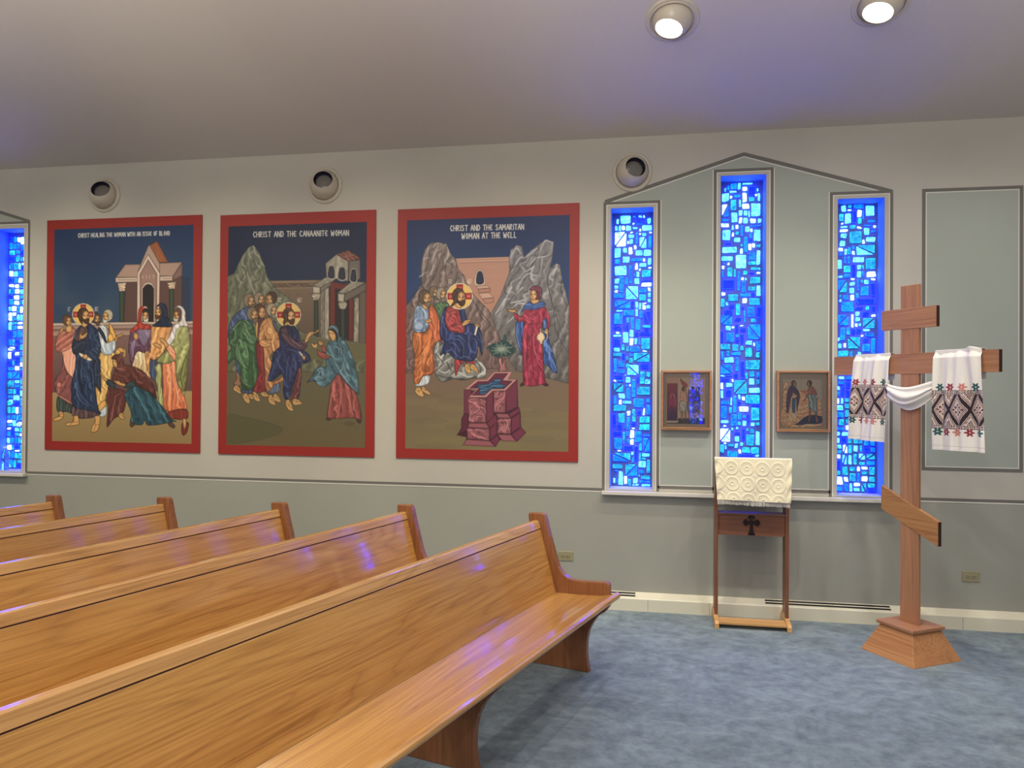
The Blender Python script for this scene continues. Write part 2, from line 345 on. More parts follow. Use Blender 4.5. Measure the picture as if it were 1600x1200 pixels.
def paint_healing(k):
    s = Painter(int(237*k), int(330*k), [(86.7, 357.6), (304.4, 353.2), (299.2, 693.6), (82.2, 688.5)])
    s.frame(60, 320, 2.926)
    s.F((26, 54, 98), [60, 80, 740, 80, 740, 560, 60, 560], sh=0, o=0, sm=False, g=(52, 76, 104))
    for i, (x, y, rx, ry) in enumerate([(130, 420, 90, 60), (230, 500, 120, 70), (90, 330, 60, 80), (330, 440, 70, 90)]): [s.E((92, 110, 118), x, y, rx*q, ry*q, sh=0, o=0, a=.035) for q in (1, .88, .76, .64, .5, .4)]
    s.F((138, 106, 100), [60, 540, 740, 540, 740, 860, 60, 860], sh=0, o=0, sm=False, g=(104, 74, 74))
    s.F((206, 184, 168), [60, 540, 740, 536, 740, 548, 60, 552], sh=0, o=.4, sm=False)
    s.F((166, 138, 128), [60, 552, 740, 548, 740, 566, 60, 570], sh=.3, o=.4, sm=False)
    s.F((150, 116, 106), [60, 572, 740, 568, 740, 598, 60, 602], sh=.2, o=.5, sm=False)
    for x in list(range(62, 110, 9))+list(range(355, 430, 9))+list(range(690, 712, 9)): s.K((214, 190, 172), [x, 578, x+4, 596, x+7, 580], 1, .7)
    s.F((176, 152, 100), [60, 856, 740, 852, 740, 1110, 60, 1110], sh=0, o=.4, sm=False, g=(150, 124, 80))
    # the temple
    s.frame(170, 360, 7.5)
    s.F((92, 66, 62), [215, 610, 345, 610, 345, 1080, 180, 1080], sh=.2, sm=False); s.F((92, 66, 62), [600, 600, 870, 540, 870, 1080, 600, 1080], sh=.2, sm=False)
    s.F((40, 44, 66), [870, 560, 960, 560, 960, 1080, 870, 1080], sh=0, o=0, sm=False, a=.5)
    s.F((170, 140, 126), [205, 405, 380, 402, 370, 560, 95, 555], sh=.2, sm=False); s.F((170, 140, 126), [590, 392, 872, 385, 765, 550, 600, 545], sh=.2, sm=False)
    s.F((128, 98, 92), [872, 385, 872, 545, 765, 600, 762, 548], sh=.2, sm=False)
    s.F((208, 186, 168), [90, 555, 350, 556, 350, 612, 92, 614], sh=.2, sm=False); s.F((208, 186, 168), [610, 548, 760, 545, 758, 602, 610, 604], sh=.2, sm=False)
    s.KK((130, 100, 90), [[120, 583, 330, 585], [640, 576, 745, 574]], 1, .8)
    s.F((150, 88, 52), [490, 182, 580, 130, 712, 385, 598, 390], sh=.3, sm=False, f=(60, 3, .2))
    s.F((176, 148, 134), [345, 500, 480, 180, 500, 190, 612, 400, 612, 510, 480, 300], sh=.2, sm=False)
    s.F((214, 192, 176), [340, 1080, 345, 510, 475, 285, 612, 510, 600, 1080, 545, 1080, 545, 700, 400, 700, 395, 1080], sh=.25, sm=False)
    s.F((148, 116, 108), [375, 1080, 375, 520, 475, 345, 580, 520, 572, 1080], sh=.3, sm=False)
    s.F((206, 184, 168), [388, 1080, 395, 680, 430, 625, 475, 610, 520, 625, 550, 680, 555, 1080], sh=.2, sm=False)
    s.F((36, 30, 32), [405, 1080, 408, 690, 440, 648, 475, 635, 515, 650, 540, 690, 538, 1080], sh=.1, sm=False)
    s.KK((214, 190, 170), [[425, 538, 408, 555, 425, 575], [452, 535, 455, 575], [490, 535, 492, 575], [515, 540, 540, 535, 540, 560, 528, 575]], 1)
    for x in (165, 745):
        y = 720 if x == 165 else 700
        s.F((52, 66, 50), [x-28, y, x+30, y, x+26, 1080, x-25, 1080], sh=.9, sm=False, w=2.4)
        s.F((200, 176, 150), [x-50, 620, x+55, 615, x+38, y, x-32, y], sh=.3, f=(0, 2.6, .6), sm=False)
    # man in the mauve cloak
    s.frame(80, 460, 5.217)
    s.F((56, 70, 66), [65, 820, 55, 950, 130, 955, 182, 965, 182, 880], f=(85, 4, .5))
    s.foot([70, 950, 100, 955, 108, 995, 80, 1022, 30, 1032, 26, 1010, 66, 985])
    s.F((232, 168, 142), [100, 440, 200, 395, 212, 480, 208, 700, 180, 690, 130, 620, 105, 540], f=(95, 5, .3))
    s.F((134, 78, 78), [104, 470, 92, 600, 45, 680, 32, 740, 50, 800, 100, 850, 182, 896, 182, 690, 140, 640, 112, 560], f=(120, 7, .55))
    s.E((196, 120, 104), 70, 735, 22, 28, sh=.6)
    s.K((224, 150, 120), [55, 815, 110, 850, 180, 888], 1.6)
    s.F((172, 104, 90), [95, 285, 60, 330, 42, 385, 42, 445, 60, 468, 110, 465, 160, 440, 195, 400, 210, 340, 205, 290, 180, 262, 165, 300, 125, 300], f=(150, 6, .55))
    s.F(SK, [130, 260, 172, 250, 178, 300, 150, 312, 128, 300], sh=.6)
    s.F(SK, [75, 300, 95, 270, 118, 268, 100, 300, 90, 320], sh=.6)
    s.head(145, 215, 40, 1, hair=(92, 62, 44))
    # the man behind and the halo
    s.head(378, 200, 40, 1, hair=(84, 60, 46), beard=(92, 72, 58), skin=(170, 122, 80))
    s.halo(270, 163, 91)
    # grey bearded man in white and gold
    s.F((222, 176, 104), [400, 480, 535, 480, 520, 560, 500, 640, 482, 760, 455, 850, 440, 880, 395, 905, 380, 900, 368, 740, 405, 790, 412, 680], f=(88, 5, .5))
    s.F((190, 206, 212), [400, 930, 455, 910, 455, 980, 405, 1000, 395, 960], f=(80, 3, .3))
    s.F((214, 166, 92), [390, 900, 440, 860, 455, 900, 400, 955], sh=.5)
    s.F((206, 160, 88), [530, 470, 555, 436, 600, 440, 620, 470, 606, 515, 590, 505, 596, 478, 570, 480, 555, 505, 525, 505], f=(60, 5, .4))
    s.F((210, 214, 214), [393, 262, 440, 252, 472, 300, 476, 365, 532, 366, 530, 445, 500, 488, 450, 498, 415, 470, 400, 420, 388, 330], f=(70, 7, .4), g=(170, 186, 200))
    s.F((36, 50, 66), [388, 300, 402, 265, 445, 330, 462, 400, 440, 380, 400, 310], sh=.3)
    s.F((214, 164, 82), [478, 236, 515, 275, 538, 345, 530, 372, 500, 385, 462, 395, 480, 310], f=(65, 6, .5))
    s.foot([525, 372, 545, 340, 585, 318, 598, 330, 575, 350, 552, 362, 540, 392])
    s.head(460, 180, 44, -1, hair=(180, 172, 148), beard=(206, 200, 176))
    # the central figure in the dark mantle
    s.F((86, 64, 68), [185, 900, 178, 985, 225, 1000, 245, 1012, 320, 1008, 352, 1000, 398, 985, 398, 950], f=(88, 5, .6))
    s.foot([190, 990, 225, 985, 235, 1040, 228, 1062, 150, 1072, 124, 1066, 128, 1045, 185, 1030]); s.foot([360, 992, 405, 990, 402, 1060, 385, 1110, 350, 1124, 330, 1112, 340, 1070, 362, 1030])
    s.F((38, 54, 84), [250, 250, 215, 290, 190, 350, 174, 430, 185, 480, 206, 500, 200, 600, 175, 700, 170, 800, 184, 910, 260, 935, 350, 955, 400, 972, 385, 900, 370, 800, 365, 700, 352, 560, 398, 500, 414, 440, 404, 360, 385, 290, 345, 250, 312, 232, 290, 268, 262, 262], sh=.5, f=(86, 9, .6))
    s.F((40, 52, 76), [352, 545, 406, 530, 412, 650, 412, 808, 395, 770, 368, 735], f=(88, 4, .5))
    s.KK((96, 120, 154), [[300, 560, 296, 640, 320, 740], [225, 700, 240, 800, 300, 880, 360, 920], [345, 600, 350, 700, 360, 800], [215, 560, 210, 640, 195, 720], [210, 800, 250, 870, 320, 915], [330, 270, 350, 310, 350, 370], [280, 600, 285, 700], [372, 660, 405, 655]], 1.3, .55)
    s.KK((14, 20, 38), [[250, 560, 240, 660, 270, 800, 340, 900], [320, 550, 330, 650, 345, 760], [200, 760, 215, 840, 260, 900]], 1.6, .6)
    s.F((92, 66, 66), [240, 280, 262, 264, 292, 268, 306, 290, 302, 350, 270, 372, 240, 378, 205, 385, 208, 340], f=(95, 5, .35))
    s.F((44, 50, 72), [208, 375, 180, 415, 186, 470, 225, 482, 290, 450, 300, 380, 262, 372, 240, 385], f=(150, 5, .5))
    s.F((46, 60, 86), [300, 480, 340, 430, 395, 430, 405, 480, 385, 530, 340, 545, 300, 520], f=(50, 5, .55))
    s.F(SK, [245, 308, 262, 332, 298, 308, 306, 318, 288, 350, 255, 366, 238, 350], sh=.6)
    s.F((236, 226, 200), [234, 484, 248, 476, 336, 526, 328, 543, 300, 536, 250, 508], sh=.3)
    s.F(SK, [262, 505, 285, 484, 308, 500, 300, 528, 272, 524], sh=.6)
    s.F(SK, [262, 215, 312, 215, 310, 240, 290, 268, 262, 262], sh=.6)
    s.head(282, 172, 50, 1, hair=(78, 52, 40), beard=(70, 46, 34)); s.F((78, 52, 40), [232, 150, 250, 120, 262, 160, 258, 200, 268, 240, 245, 228, 230, 190], f=(85, 3, .4))
    for q in ([[146, 112, 146, 136], [160, 118, 152, 126, 160, 136], [146, 106, 165, 106]], [[366, 112, 378, 136], [378, 112, 366, 136], [390, 118, 384, 126, 390, 136], [366, 106, 392, 106]]): s.KK((225, 220, 210), q, .9)
    # men on the right
    s.frame(160, 460, 5.217)
    s.F((224, 206, 168), [275, 465, 365, 470, 405, 560, 395, 690, 330, 640, 240, 590, 262, 520], f=(85, 5, .5), g=(196, 160, 110))
    s.F((104, 70, 98), [240, 300, 300, 285, 402, 288, 408, 380, 382, 460, 350, 482, 300, 468, 275, 500, 250, 585, 234, 560, 218, 450, 225, 380], f=(70, 8, .45), g=(88, 52, 74))
    s.F((150, 152, 176), [300, 292, 400, 292, 398, 340, 350, 420, 315, 380], sh=.2, o=0, a=.5, f=(70, 5, .3)); s.F((170, 174, 196), [240, 400, 268, 370, 278, 400, 262, 470, 250, 540, 240, 470], o=0, a=.5, f=(85, 4, .3))
    s.F((168, 58, 46), [298, 160, 308, 118, 340, 98, 380, 108, 352, 122, 332, 150, 330, 235, 385, 246, 410, 275, 400, 292, 300, 290, 245, 320, 232, 308, 250, 280, 290, 240], f=(80, 6, .4))
    s.head(352, 178, 42, 1, beard=(210, 204, 184), hood=1); s.KK((220, 214, 200), [[345, 112, 360, 108, 372, 118]], 2); s.F(SK, [265, 322, 290, 318, 302, 350, 285, 378, 262, 358], sh=.6)
    s.F((62, 80, 112), [400, 530, 444, 530, 446, 690, 430, 705, 388, 640], f=(88, 4, .4))
    s.F((212, 150, 92), [412, 262, 500, 270, 574, 262, 560, 320, 545, 375, 525, 430, 505, 475, 460, 525, 420, 540, 395, 530, 392, 640, 375, 625, 352, 500, 350, 482, 372, 462, 396, 470, 402, 340], f=(110, 7, .5))
    s.KK((240, 196, 140), [[350, 490, 372, 470, 400, 500, 450, 505, 500, 470], [430, 300, 425, 360, 405, 420], [520, 290, 480, 360, 430, 430]], 1.6, .7)
    s.F((28, 42, 66), [452, 98, 480, 76, 516, 84, 536, 120, 542, 190, 578, 266, 500, 272, 414, 264, 452, 228, 480, 200, 492, 140, 470, 104], f=(70, 8, .4)); s.head(466, 152, 42, -1, beard=(86, 60, 42), hood=1)
    s.K((60, 44, 34), [448, 118, 458, 98, 482, 96], 2.4)
    s.F((222, 136, 94), [498, 565, 600, 545, 612, 700, 652, 790, 676, 850, 684, 945, 540, 958, 500, 900, 496, 700], f=(88, 6, .45), g=(206, 112, 74))
    s.KK((250, 214, 186), [[545, 590, 560, 700, 545, 900], [600, 680, 612, 800, 640, 880], [580, 560, 590, 640]], 2.2, .5)
    s.F((128, 50, 36), [538, 958, 684, 935, 690, 1018, 560, 1012], f=(85, 5, .4))
    s.F((160, 164, 108), [640, 268, 700, 272, 716, 330, 718, 430, 702, 560, 692, 690, 670, 830, 648, 790, 612, 720, 602, 640, 596, 552, 540, 570, 480, 565, 448, 545, 482, 500, 522, 450, 560, 380, 600, 305], f=(115, 9, .5), g=(130, 134, 78))
    s.F((118, 122, 70), [650, 600, 690, 500, 702, 560, 690, 690, 670, 800, 640, 700], f=(95, 5, .4), o=.3)
    s.F((230, 156, 118), [526, 438, 556, 412, 600, 470, 602, 545, 570, 525, 535, 470], f=(40, 5, .4))
    s.F((170, 174, 116), [430, 600, 450, 575, 482, 570, 494, 650, 486, 720, 504, 905, 460, 880, 452, 760, 438, 700, 444, 640], f=(88, 5, .5))
    s.F((216, 210, 208), [594, 128, 620, 98, 656, 106, 682, 150, 684, 215, 705, 268, 650, 268, 612, 300, 602, 350, 575, 400, 548, 420, 528, 390, 562, 318, 590, 258, 640, 222, 650, 150, 625, 115], f=(70, 5, .4))
    s.head(616, 176, 42, -1, beard=(196, 190, 176), hood=1, skin=(176, 124, 80))
    s.F(SK, [470, 365, 490, 358, 525, 385, 545, 420, 520, 440, 500, 405, 480, 388], sh=.6); s.F(SK, [418, 412, 445, 396, 490, 430, 480, 448, 440, 432], sh=.6)
    s.F((112, 40, 34), [650, 1050, 690, 1040, 706, 1062, 690, 1125, 662, 1150, 646, 1125], sh=.6); s.F(SK, [655, 1018, 684, 1018, 684, 1070, 665, 1100], sh=.6)
    # the kneeling woman
    s.F((150, 58, 50), [300, 650, 330, 620, 390, 690, 430, 770], o=0, a=.0)
    s.F((96, 52, 48), [60, 740, 100, 760, 190, 790, 200, 850, 186, 940, 150, 985, 100, 1015, 42, 1080, 50, 930, 34, 850, 44, 800], f=(100, 8, .6))
    s.foot([145, 965, 175, 970, 188, 1005, 175, 1020, 140, 1000])
    s.F((40, 76, 90), [192, 800, 240, 758, 280, 735, 345, 768, 402, 808, 455, 870, 505, 930, 560, 1010, 608, 1035, 560, 1042, 520, 1052, 470, 1062, 430, 1066, 370, 1066, 348, 1030, 330, 1062, 270, 1062, 230, 1040, 240, 980, 215, 900, 190, 850], f=(65, 9, .65))
    s.KK((86, 134, 148), [[280, 780, 300, 880, 330, 1000], [350, 800, 400, 900, 480, 1000], [225, 820, 250, 900, 262, 1000], [400, 860, 450, 940, 530, 1020], [320, 800, 350, 900, 390, 1010]], 1.6, .45)
    s.F((52, 66, 72), [32, 712, 60, 690, 112, 735, 106, 770, 62, 758], f=(30, 4, .4)); s.F((50, 70, 78), [186, 738, 262, 706, 300, 728, 250, 762, 190, 762], f=(170, 4, .4))
    s.F((108, 62, 54), [84, 532, 90, 504, 122, 488, 160, 500, 182, 545, 190, 572, 250, 584, 330, 622, 392, 688, 432, 770, 448, 855, 402, 812, 332, 775, 270, 736, 262, 706, 186, 738, 150, 720, 120, 735, 84, 695, 100, 640, 112, 600, 128, 570, 115, 530], f=(32, 9, .55), g=(86, 44, 40))
    s.F(SK, [86, 545, 98, 528, 118, 535, 130, 565, 124, 600, 106, 592, 90, 575], sh=.6); s.KK((60, 34, 22), [[90, 548, 100, 550], [110, 550, 118, 552], [92, 570, 100, 572]], .8)
    s.F(SK, [-14, 640, -2, 636, 20, 670, 50, 690, 38, 712, 10, 690], sh=.6); s.F(SK, [92, 700, 130, 705, 128, 690, 158, 718, 192, 728, 188, 752, 130, 736], sh=.6)
    s.F((86, 62, 58), [232, 1045, 262, 1040, 272, 1060, 245, 1082, 230, 1070], sh=.5); s.F((86, 62, 58), [535, 1045, 570, 1045, 596, 1075, 580, 1092, 545, 1070], sh=.5)
    s.frame(0, 0, 1)
    s.text('CHRIST HEALING THE WOMAN WITH AN ISSUE OF BLOOD', 124, 364.5, 144, 6.2, -.012, lw=.95)
    return s.finish()
def paint_canaanite(k):
    s = Painter(int(214*k), int(350*k), [(358.7, 354.2), (572.6, 347.3), (572.6, 699.3), (353.9, 695.2)])
    s.frame(330, 320, 2.926)
    s.F((17, 34, 76), [60, 70, 740, 70, 740, 700, 60, 700], sh=0, o=0, sm=False, g=(28, 46, 80))
    s.F((98, 96, 80), [60, 560, 760, 560, 760, 1130, 60, 1130], sh=0, o=0, sm=False, g=(120, 104, 66))
    for i in range(14):
        q = 560+i*40; s.E((112, 108, 66), 200+(i*173) % 460, q+60, 180, 46, sh=0, o=0, a=.14)
    # city wall
    s.F((128, 104, 84), [240, 345, 520, 340, 520, 640, 240, 640], sh=0, o=.4, sm=False, g=(98, 80, 68))
    s.F((150, 128, 100), [240, 345, 480, 342, 480, 352, 240, 356], sh=0, o=.4, sm=False); s.F((104, 84, 70), [240, 360, 480, 356, 480, 372, 240, 376], sh=0, o=.4, sm=False, f=(20, 5, .5)); s.F((150, 126, 98), [240, 376, 480, 372, 480, 379, 240, 384], sh=0, o=.4, sm=False)
    for x in (350, 400, 450): s.K((96, 78, 70), [x-12, 420, x, 400, x+12, 412, x+4, 424], 2.2, .35)
    # hill
    s.F((116, 122, 104), [70, 330, 110, 310, 122, 280, 150, 225, 178, 190, 200, 184, 222, 215, 246, 270, 262, 330, 300, 380, 380, 440, 400, 560, 460, 610, 720, 640, 720, 760, 70, 760], sh=.15, o=.6, f=(110, 10, .4), g=(104, 106, 78), sm=False)
    s.KK((176, 180, 162), [[180, 195, 176, 225, 190, 245], [200, 190, 206, 220, 226, 240], [222, 225, 232, 262, 248, 280], [152, 232, 146, 268, 160, 280], [120, 315, 130, 340, 146, 356], [146, 290, 158, 320, 152, 340], [206, 250, 214, 276, 232, 284], [165, 300, 185, 360, 210, 420]], 2.6, .7)
    s.KK((58, 62, 58), [[166, 215, 160, 260, 170, 290, 150, 330], [200, 225, 205, 262, 222, 300, 250, 350], [110, 330, 125, 380, 120, 440], [240, 290, 255, 350, 300, 400], [180, 250, 190, 300, 215, 340]], 1.4, .6)
    # buildings
    s.frame(470, 370, 4.0)
    s.F((84, 70, 64), [215, 290, 410, 280, 410, 660, 215, 640], sh=0, sm=False)
    s.F((126, 118, 104), [124, 320, 180, 300, 180, 640, 124, 625], sh=.2, sm=False, f=(90, 8, .3)); s.F((168, 160, 142), [150, 322, 178, 312, 180, 636, 152, 630], sh=.2, sm=False, f=(90, 5, .2))
    s.F((112, 44, 40), [182, 272, 308, 300, 330, 400, 330, 640, 300, 640, 300, 380, 218, 320, 218, 560, 182, 560], sh=.2, sm=False)
    s.F((44, 32, 40), [218, 320, 300, 330, 302, 640, 218, 600], sh=.1, sm=False)
    s.F((158, 150, 134), [335, 380, 365, 370, 366, 655, 332, 650], sh=.2, sm=False, f=(90, 6, .3)); s.F((104, 92, 82), [366, 350, 408, 330, 408, 662, 366, 656], sh=.1, sm=False)
    s.F((150, 144, 128), [78, 300, 155, 250, 230, 255, 130, 320, 110, 312], sh=.2, sm=False, f=(150, 6, .4)); s.F((176, 168, 152), [76, 305, 124, 310, 122, 352, 78, 348], sh=.4, sm=False); s.F((118, 108, 96), [124, 310, 190, 272, 190, 300, 122, 352], sh=.2, sm=False)
    s.F((150, 144, 128), [232, 345, 320, 272, 408, 280, 290, 348, 272, 352], sh=.2, sm=False, f=(150, 6, .4)); s.F((172, 164, 148), [232, 348, 276, 352, 272, 404, 234, 400], sh=.4, sm=False); s.F((108, 98, 88), [276, 352, 408, 284, 408, 330, 272, 404], sh=.2, sm=False)
    s.F((156, 150, 134), [155, 165, 222, 108, 298, 150, 296, 275, 160, 248], sh=.3, sm=False, f=(100, 9, .25)); s.F((112, 104, 96), [298, 150, 370, 140, 372, 262, 296, 275], sh=.3, sm=False)
    s.F((124, 66, 58), [222, 108, 298, 82, 378, 134, 298, 154], sh=.3, sm=False, f=(55, 6, .4)); s.KK((190, 150, 140), [[232, 104, 310, 148], [258, 96, 335, 142], [285, 88, 360, 136], [262, 128, 338, 108]], .8, .5)
    for x, w, y in ((192, 20, 180), (258, 21, 188), (330, 18, 200)):
        s.F((196, 190, 172), [x-w-3, y+78, x-w-3, y+22, x-w*.6, y-4, x+w*.6, y-4, x+w+3, y+22, x+w+3, y+80], sh=.2, o=.4); s.F((44, 44, 66), [x-w, y+70, x-w+2, y+22, x-w*.5, y+2, x+w*.5, y+2, x+w-2, y+24, x+w-2, y+74], sh=.2)
    for x, y, b in ((98, 350, 620), (263, 405, 640)):
        s.F((44, 58, 52), [x-13, y+40, x+14, y+40, x+16, b, x-12, b], sh=.9, sm=False, w=2.6)
        s.F((158, 150, 130), [x-26, y, x+26, y, x+18, y+40, x-17, y+40], sh=.3, f=(0, 4, .6)); s.KK((206, 200, 180), [[x-20, y+8, x-10, y+24, x-4, y+10], [x+4, y+10, x+12, y+26, x+20, y+10]], 1, .8)
    # hill front edge
    s.F((104, 104, 80), [-80, 570, 0, 600, 60, 608, 130, 630, 260, 645, 412, 664, 412, 760, -80, 760], sh=0, o=0, sm=False, g=(112, 106, 70))
    s.K((150, 156, 130), [-60, 560, 0, 598, 60, 606, 130, 628, 260, 643, 412, 662], 1.4, .5)
    s.frame(330, 320, 2.926)
    s.F((88, 88, 54), [70, 960, 150, 965, 260, 990, 330, 1020, 280, 1060, 70, 1090], sh=.1, o=0, a=.6); s.E((84, 82, 52), 635, 998, 26, 12, o=0, sh=0, a=.5)
    # the group on the left
    s.frame(350, 440, 5.457)
    s.foot([95, 880, 125, 875, 150, 930, 146, 955, 118, 940, 82, 915]); s.foot([170, 950, 205, 945, 228, 1000, 222, 1034, 190, 1025, 164, 980]); s.foot([205, 960, 245, 950, 262, 985, 240, 1000]); s.foot([250, 935, 280, 935, 318, 1000, 300, 1018, 262, 1000]); s.foot([315, 930, 350, 928, 386, 955, 380, 975, 330, 970]); s.foot([384, 965, 415, 960, 448, 1030, 436, 1050, 388, 1025]); s.foot([425, 955, 455, 950, 492, 1005, 480, 1025, 432, 1005])
    s.F((146, 106, 74), [110, 770, 140, 760, 148, 860, 140, 880, 84, 870, 105, 820], f=(85, 4, .5))
    s.F((66, 86, 130), [40, 430, 55, 340, 110, 265, 180, 215, 240, 215, 260, 330, 150, 760, 118, 750, 95, 640, 50, 500], f=(60, 8, .5))
    s.head(232, 160, 52, 1, hair=(128, 112, 92), beard=(108, 92, 74), skin=(168, 122, 82)); s.head(318, 145, 48, 1, hair=(136, 122, 104), beard=(110, 96, 80), skin=(168, 122, 82)); s.F((130, 90, 84), [355, 190, 395, 180, 400, 290, 360, 280], f=(90, 4, .4)); s.head(400, 142, 50, -1, hair=(72, 48, 38), skin=(170, 120, 80))
    s.F((134, 42, 48), [285, 500, 345, 520, 350, 660, 360, 800, 365, 922, 250, 925, 290, 780, 280, 640], f=(88, 5, .5))
    s.F((92, 56, 60), [300, 290, 345, 280, 350, 420, 300, 520, 275, 420], f=(85, 5, .4)); s.head(322, 250, 52, 1, hair=(84, 54, 40), skin=(186, 134, 86))
    s.F((64, 80, 118), [160, 900, 240, 895, 245, 940, 165, 945], f=(88, 4, .4)); s.F((88, 104, 134), [425, 870, 478, 850, 480, 930, 385, 950, 390, 910], f=(88, 4, .4))
    s.F((64, 102, 68), [50, 500, 55, 430, 110, 345, 160, 315, 230, 330, 270, 400, 295, 440, 280, 500, 275, 620, 300, 740, 292, 800, 250, 908, 160, 905, 145, 760, 100, 650, 40, 695, 40, 600, 66, 560], f=(80, 9, .6), g=(52, 92, 56))
    s.F((74, 116, 76), [110, 495, 160, 480, 205, 520, 225, 640, 210, 740, 160, 720, 120, 640, 104, 560], f=(70, 7, .6), o=.5)
    s.F((78, 116, 80), [165, 335, 200, 350, 235, 440, 285, 430, 285, 500, 240, 540, 180, 480, 160, 400], f=(50, 6, .5), o=.5)
    s.KK((158, 192, 152), [[185, 350, 195, 400, 225, 450, 240, 500], [120, 520, 112, 600, 150, 700], [160, 500, 200, 560, 215, 660], [60, 430, 100, 380, 140, 340], [150, 800, 180, 860, 240, 890], [135, 540, 135, 610, 170, 700, 205, 730]], 1.6, .6)
    s.head(258, 275, 52, 1, hair=(120, 106, 88), beard=(116, 100, 82), skin=(172, 126, 84))
    s.F(SK, [270, 385, 285, 335, 300, 345, 295, 420, 292, 480, 278, 460], sh=.6)
    s.F((196, 138, 84), [305, 430, 320, 350, 370, 300, 410, 310, 460, 400, 485, 500, 480, 560, 400, 620, 420, 700, 380, 830, 460, 830, 500, 800, 510, 840, 430, 880, 385, 935, 355, 880, 352, 760, 340, 560, 305, 510], f=(75, 8, .55), g=(184, 122, 76))
    s.F((206, 146, 90), [305, 500, 350, 480, 400, 490, 412, 530, 380, 552, 320, 545], f=(20, 5, .5)); s.K((90, 50, 30), [318, 420, 340, 370, 380, 330], 1.2, .6); s.KK((236, 190, 130), [[395, 330, 420, 420, 460, 520], [372, 340, 400, 430, 450, 530], [330, 440, 350, 400], [350, 580, 380, 640, 370, 760]], 1.4, .7)
    s.F((90, 92, 112), [415, 340, 445, 330, 465, 400, 450, 420], f=(80, 4, .4)); s.head(424, 240, 50, 1, hair=(150, 140, 120), beard=(142, 130, 112), skin=(176, 128, 84))
    s.halo(556, 275, 106)
    s.F((108, 56, 62), [575, 985, 600, 880, 630, 740, 665, 730, 660, 860, 640, 990, 560, 1000], f=(95, 5, .6))
    s.foot([530, 1010, 565, 1000, 600, 1080, 596, 1100, 555, 1090, 532, 1050]); s.foot([588, 1000, 625, 990, 672, 1020, 668, 1040, 600, 1048])
    s.F((36, 44, 90), [600, 370, 560, 360, 495, 375, 472, 430, 480, 540, 450, 570, 420, 620, 405, 720, 378, 835, 430, 830, 500, 780, 512, 850, 510, 930, 530, 1000, 570, 970, 600, 860, 640, 740, 670, 720, 668, 680, 690, 690, 740, 670, 735, 620, 690, 580, 650, 560, 650, 440], f=(75, 9, .6))
    s.F((86, 60, 74), [490, 395, 540, 375, 560, 440, 620, 500, 680, 490, 715, 480, 720, 520, 690, 575, 620, 565, 540, 520, 500, 470], f=(40, 6, .5))
    s.F((36, 42, 80), [560, 362, 605, 370, 650, 440, 655, 500, 610, 490, 580, 440], f=(70, 5, .5), o=.5)
    s.KK((104, 124, 172), [[560, 620, 540, 740, 545, 900], [620, 600, 580, 720, 560, 860], [450, 640, 430, 720, 400, 810], [500, 580, 470, 660, 440, 740], [660, 600, 710, 620, 715, 660], [530, 560, 600, 580, 650, 600], [590, 640, 620, 700, 600, 800]], 1.4, .6)
    s.foot([690, 500, 715, 440, 745, 415, 775, 420, 805, 400, 818, 412, 770, 440, 738, 470, 712, 510]); s.F((232, 222, 196), [642, 592, 655, 588, 684, 625, 672, 634], sh=.2); s.F(SK, [668, 636, 690, 620, 704, 640, 688, 662], sh=.6)
    s.F(SK, [545, 320, 590, 330, 600, 365, 575, 372, 540, 352], sh=.6); s.head(568, 284, 54, 1, hair=(84, 56, 42), beard=(74, 48, 36)); s.F((84, 56, 42), [520, 270, 545, 238, 552, 300, 535, 340, 518, 365, 508, 335, 520, 310], f=(85, 3, .4))
    for x in (478, 650): s.KK((235, 230, 215), [[x-8, 146, x-8, 168], [x-12, 136, x+16, 136], [x+14, 148, x+2, 156, x+14, 168]], 1)
    s.K((235, 230, 215), [630, 146, 646, 168], 1)
    # the woman in the blue veil
    s.frame(470, 370, 4.0)
    s.F((76, 52, 44), [164, 1130, 190, 1118, 200, 1135, 175, 1145], sh=.5); s.F((76, 52, 44), [352, 1130, 380, 1125, 380, 1160, 362, 1155], sh=.5)
    s.F((154, 72, 68), [215, 870, 240, 850, 290, 910, 350, 970, 388, 1130, 330, 1128, 200, 1132, 168, 1115, 180, 1020, 190, 930], f=(85, 8, .6)); s.KK((232, 160, 146), [[255, 900, 255, 1000, 240, 1110], [220, 900, 195, 1000, 180, 1105], [280, 930, 310, 1020, 330, 1110], [195, 980, 215, 990, 235, 975]], 1.4, .6)
    s.F((160, 76, 70), [105, 700, 130, 712, 160, 718, 165, 740, 190, 735, 180, 765, 140, 755, 112, 735], f=(30, 4, .5)); s.F((160, 76, 70), [132, 680, 150, 672, 165, 700, 160, 718, 140, 710], f=(50, 4, .4))
    s.F((70, 106, 122), [172, 575, 190, 548, 218, 545, 240, 570, 245, 610, 290, 660, 330, 750, 360, 860, 368, 965, 352, 972, 290, 910, 240, 852, 215, 880, 160, 930, 120, 925, 80, 895, 42, 906, 70, 870, 95, 820, 130, 800, 160, 810, 160, 760, 190, 740, 160, 715, 172, 660, 190, 640, 175, 610], f=(65, 10, .55))
    s.KK((164, 196, 204), [[200, 720, 230, 800, 290, 890, 350, 960], [100, 840, 125, 815, 150, 830], [90, 880, 120, 870, 150, 880], [270, 780, 285, 840, 325, 870], [250, 660, 262, 720, 290, 790], [165, 720, 200, 740], [180, 560, 205, 555, 235, 590], [110, 860, 125, 835, 145, 850, 130, 868], [210, 690, 220, 680, 240, 690, 242, 720]], 1.5, .65)
    s.KK((28, 50, 66), [[240, 640, 262, 700, 270, 780], [300, 720, 310, 800, 330, 860], [180, 760, 210, 830, 235, 850], [70, 885, 120, 895, 170, 870]], 1.4, .6)
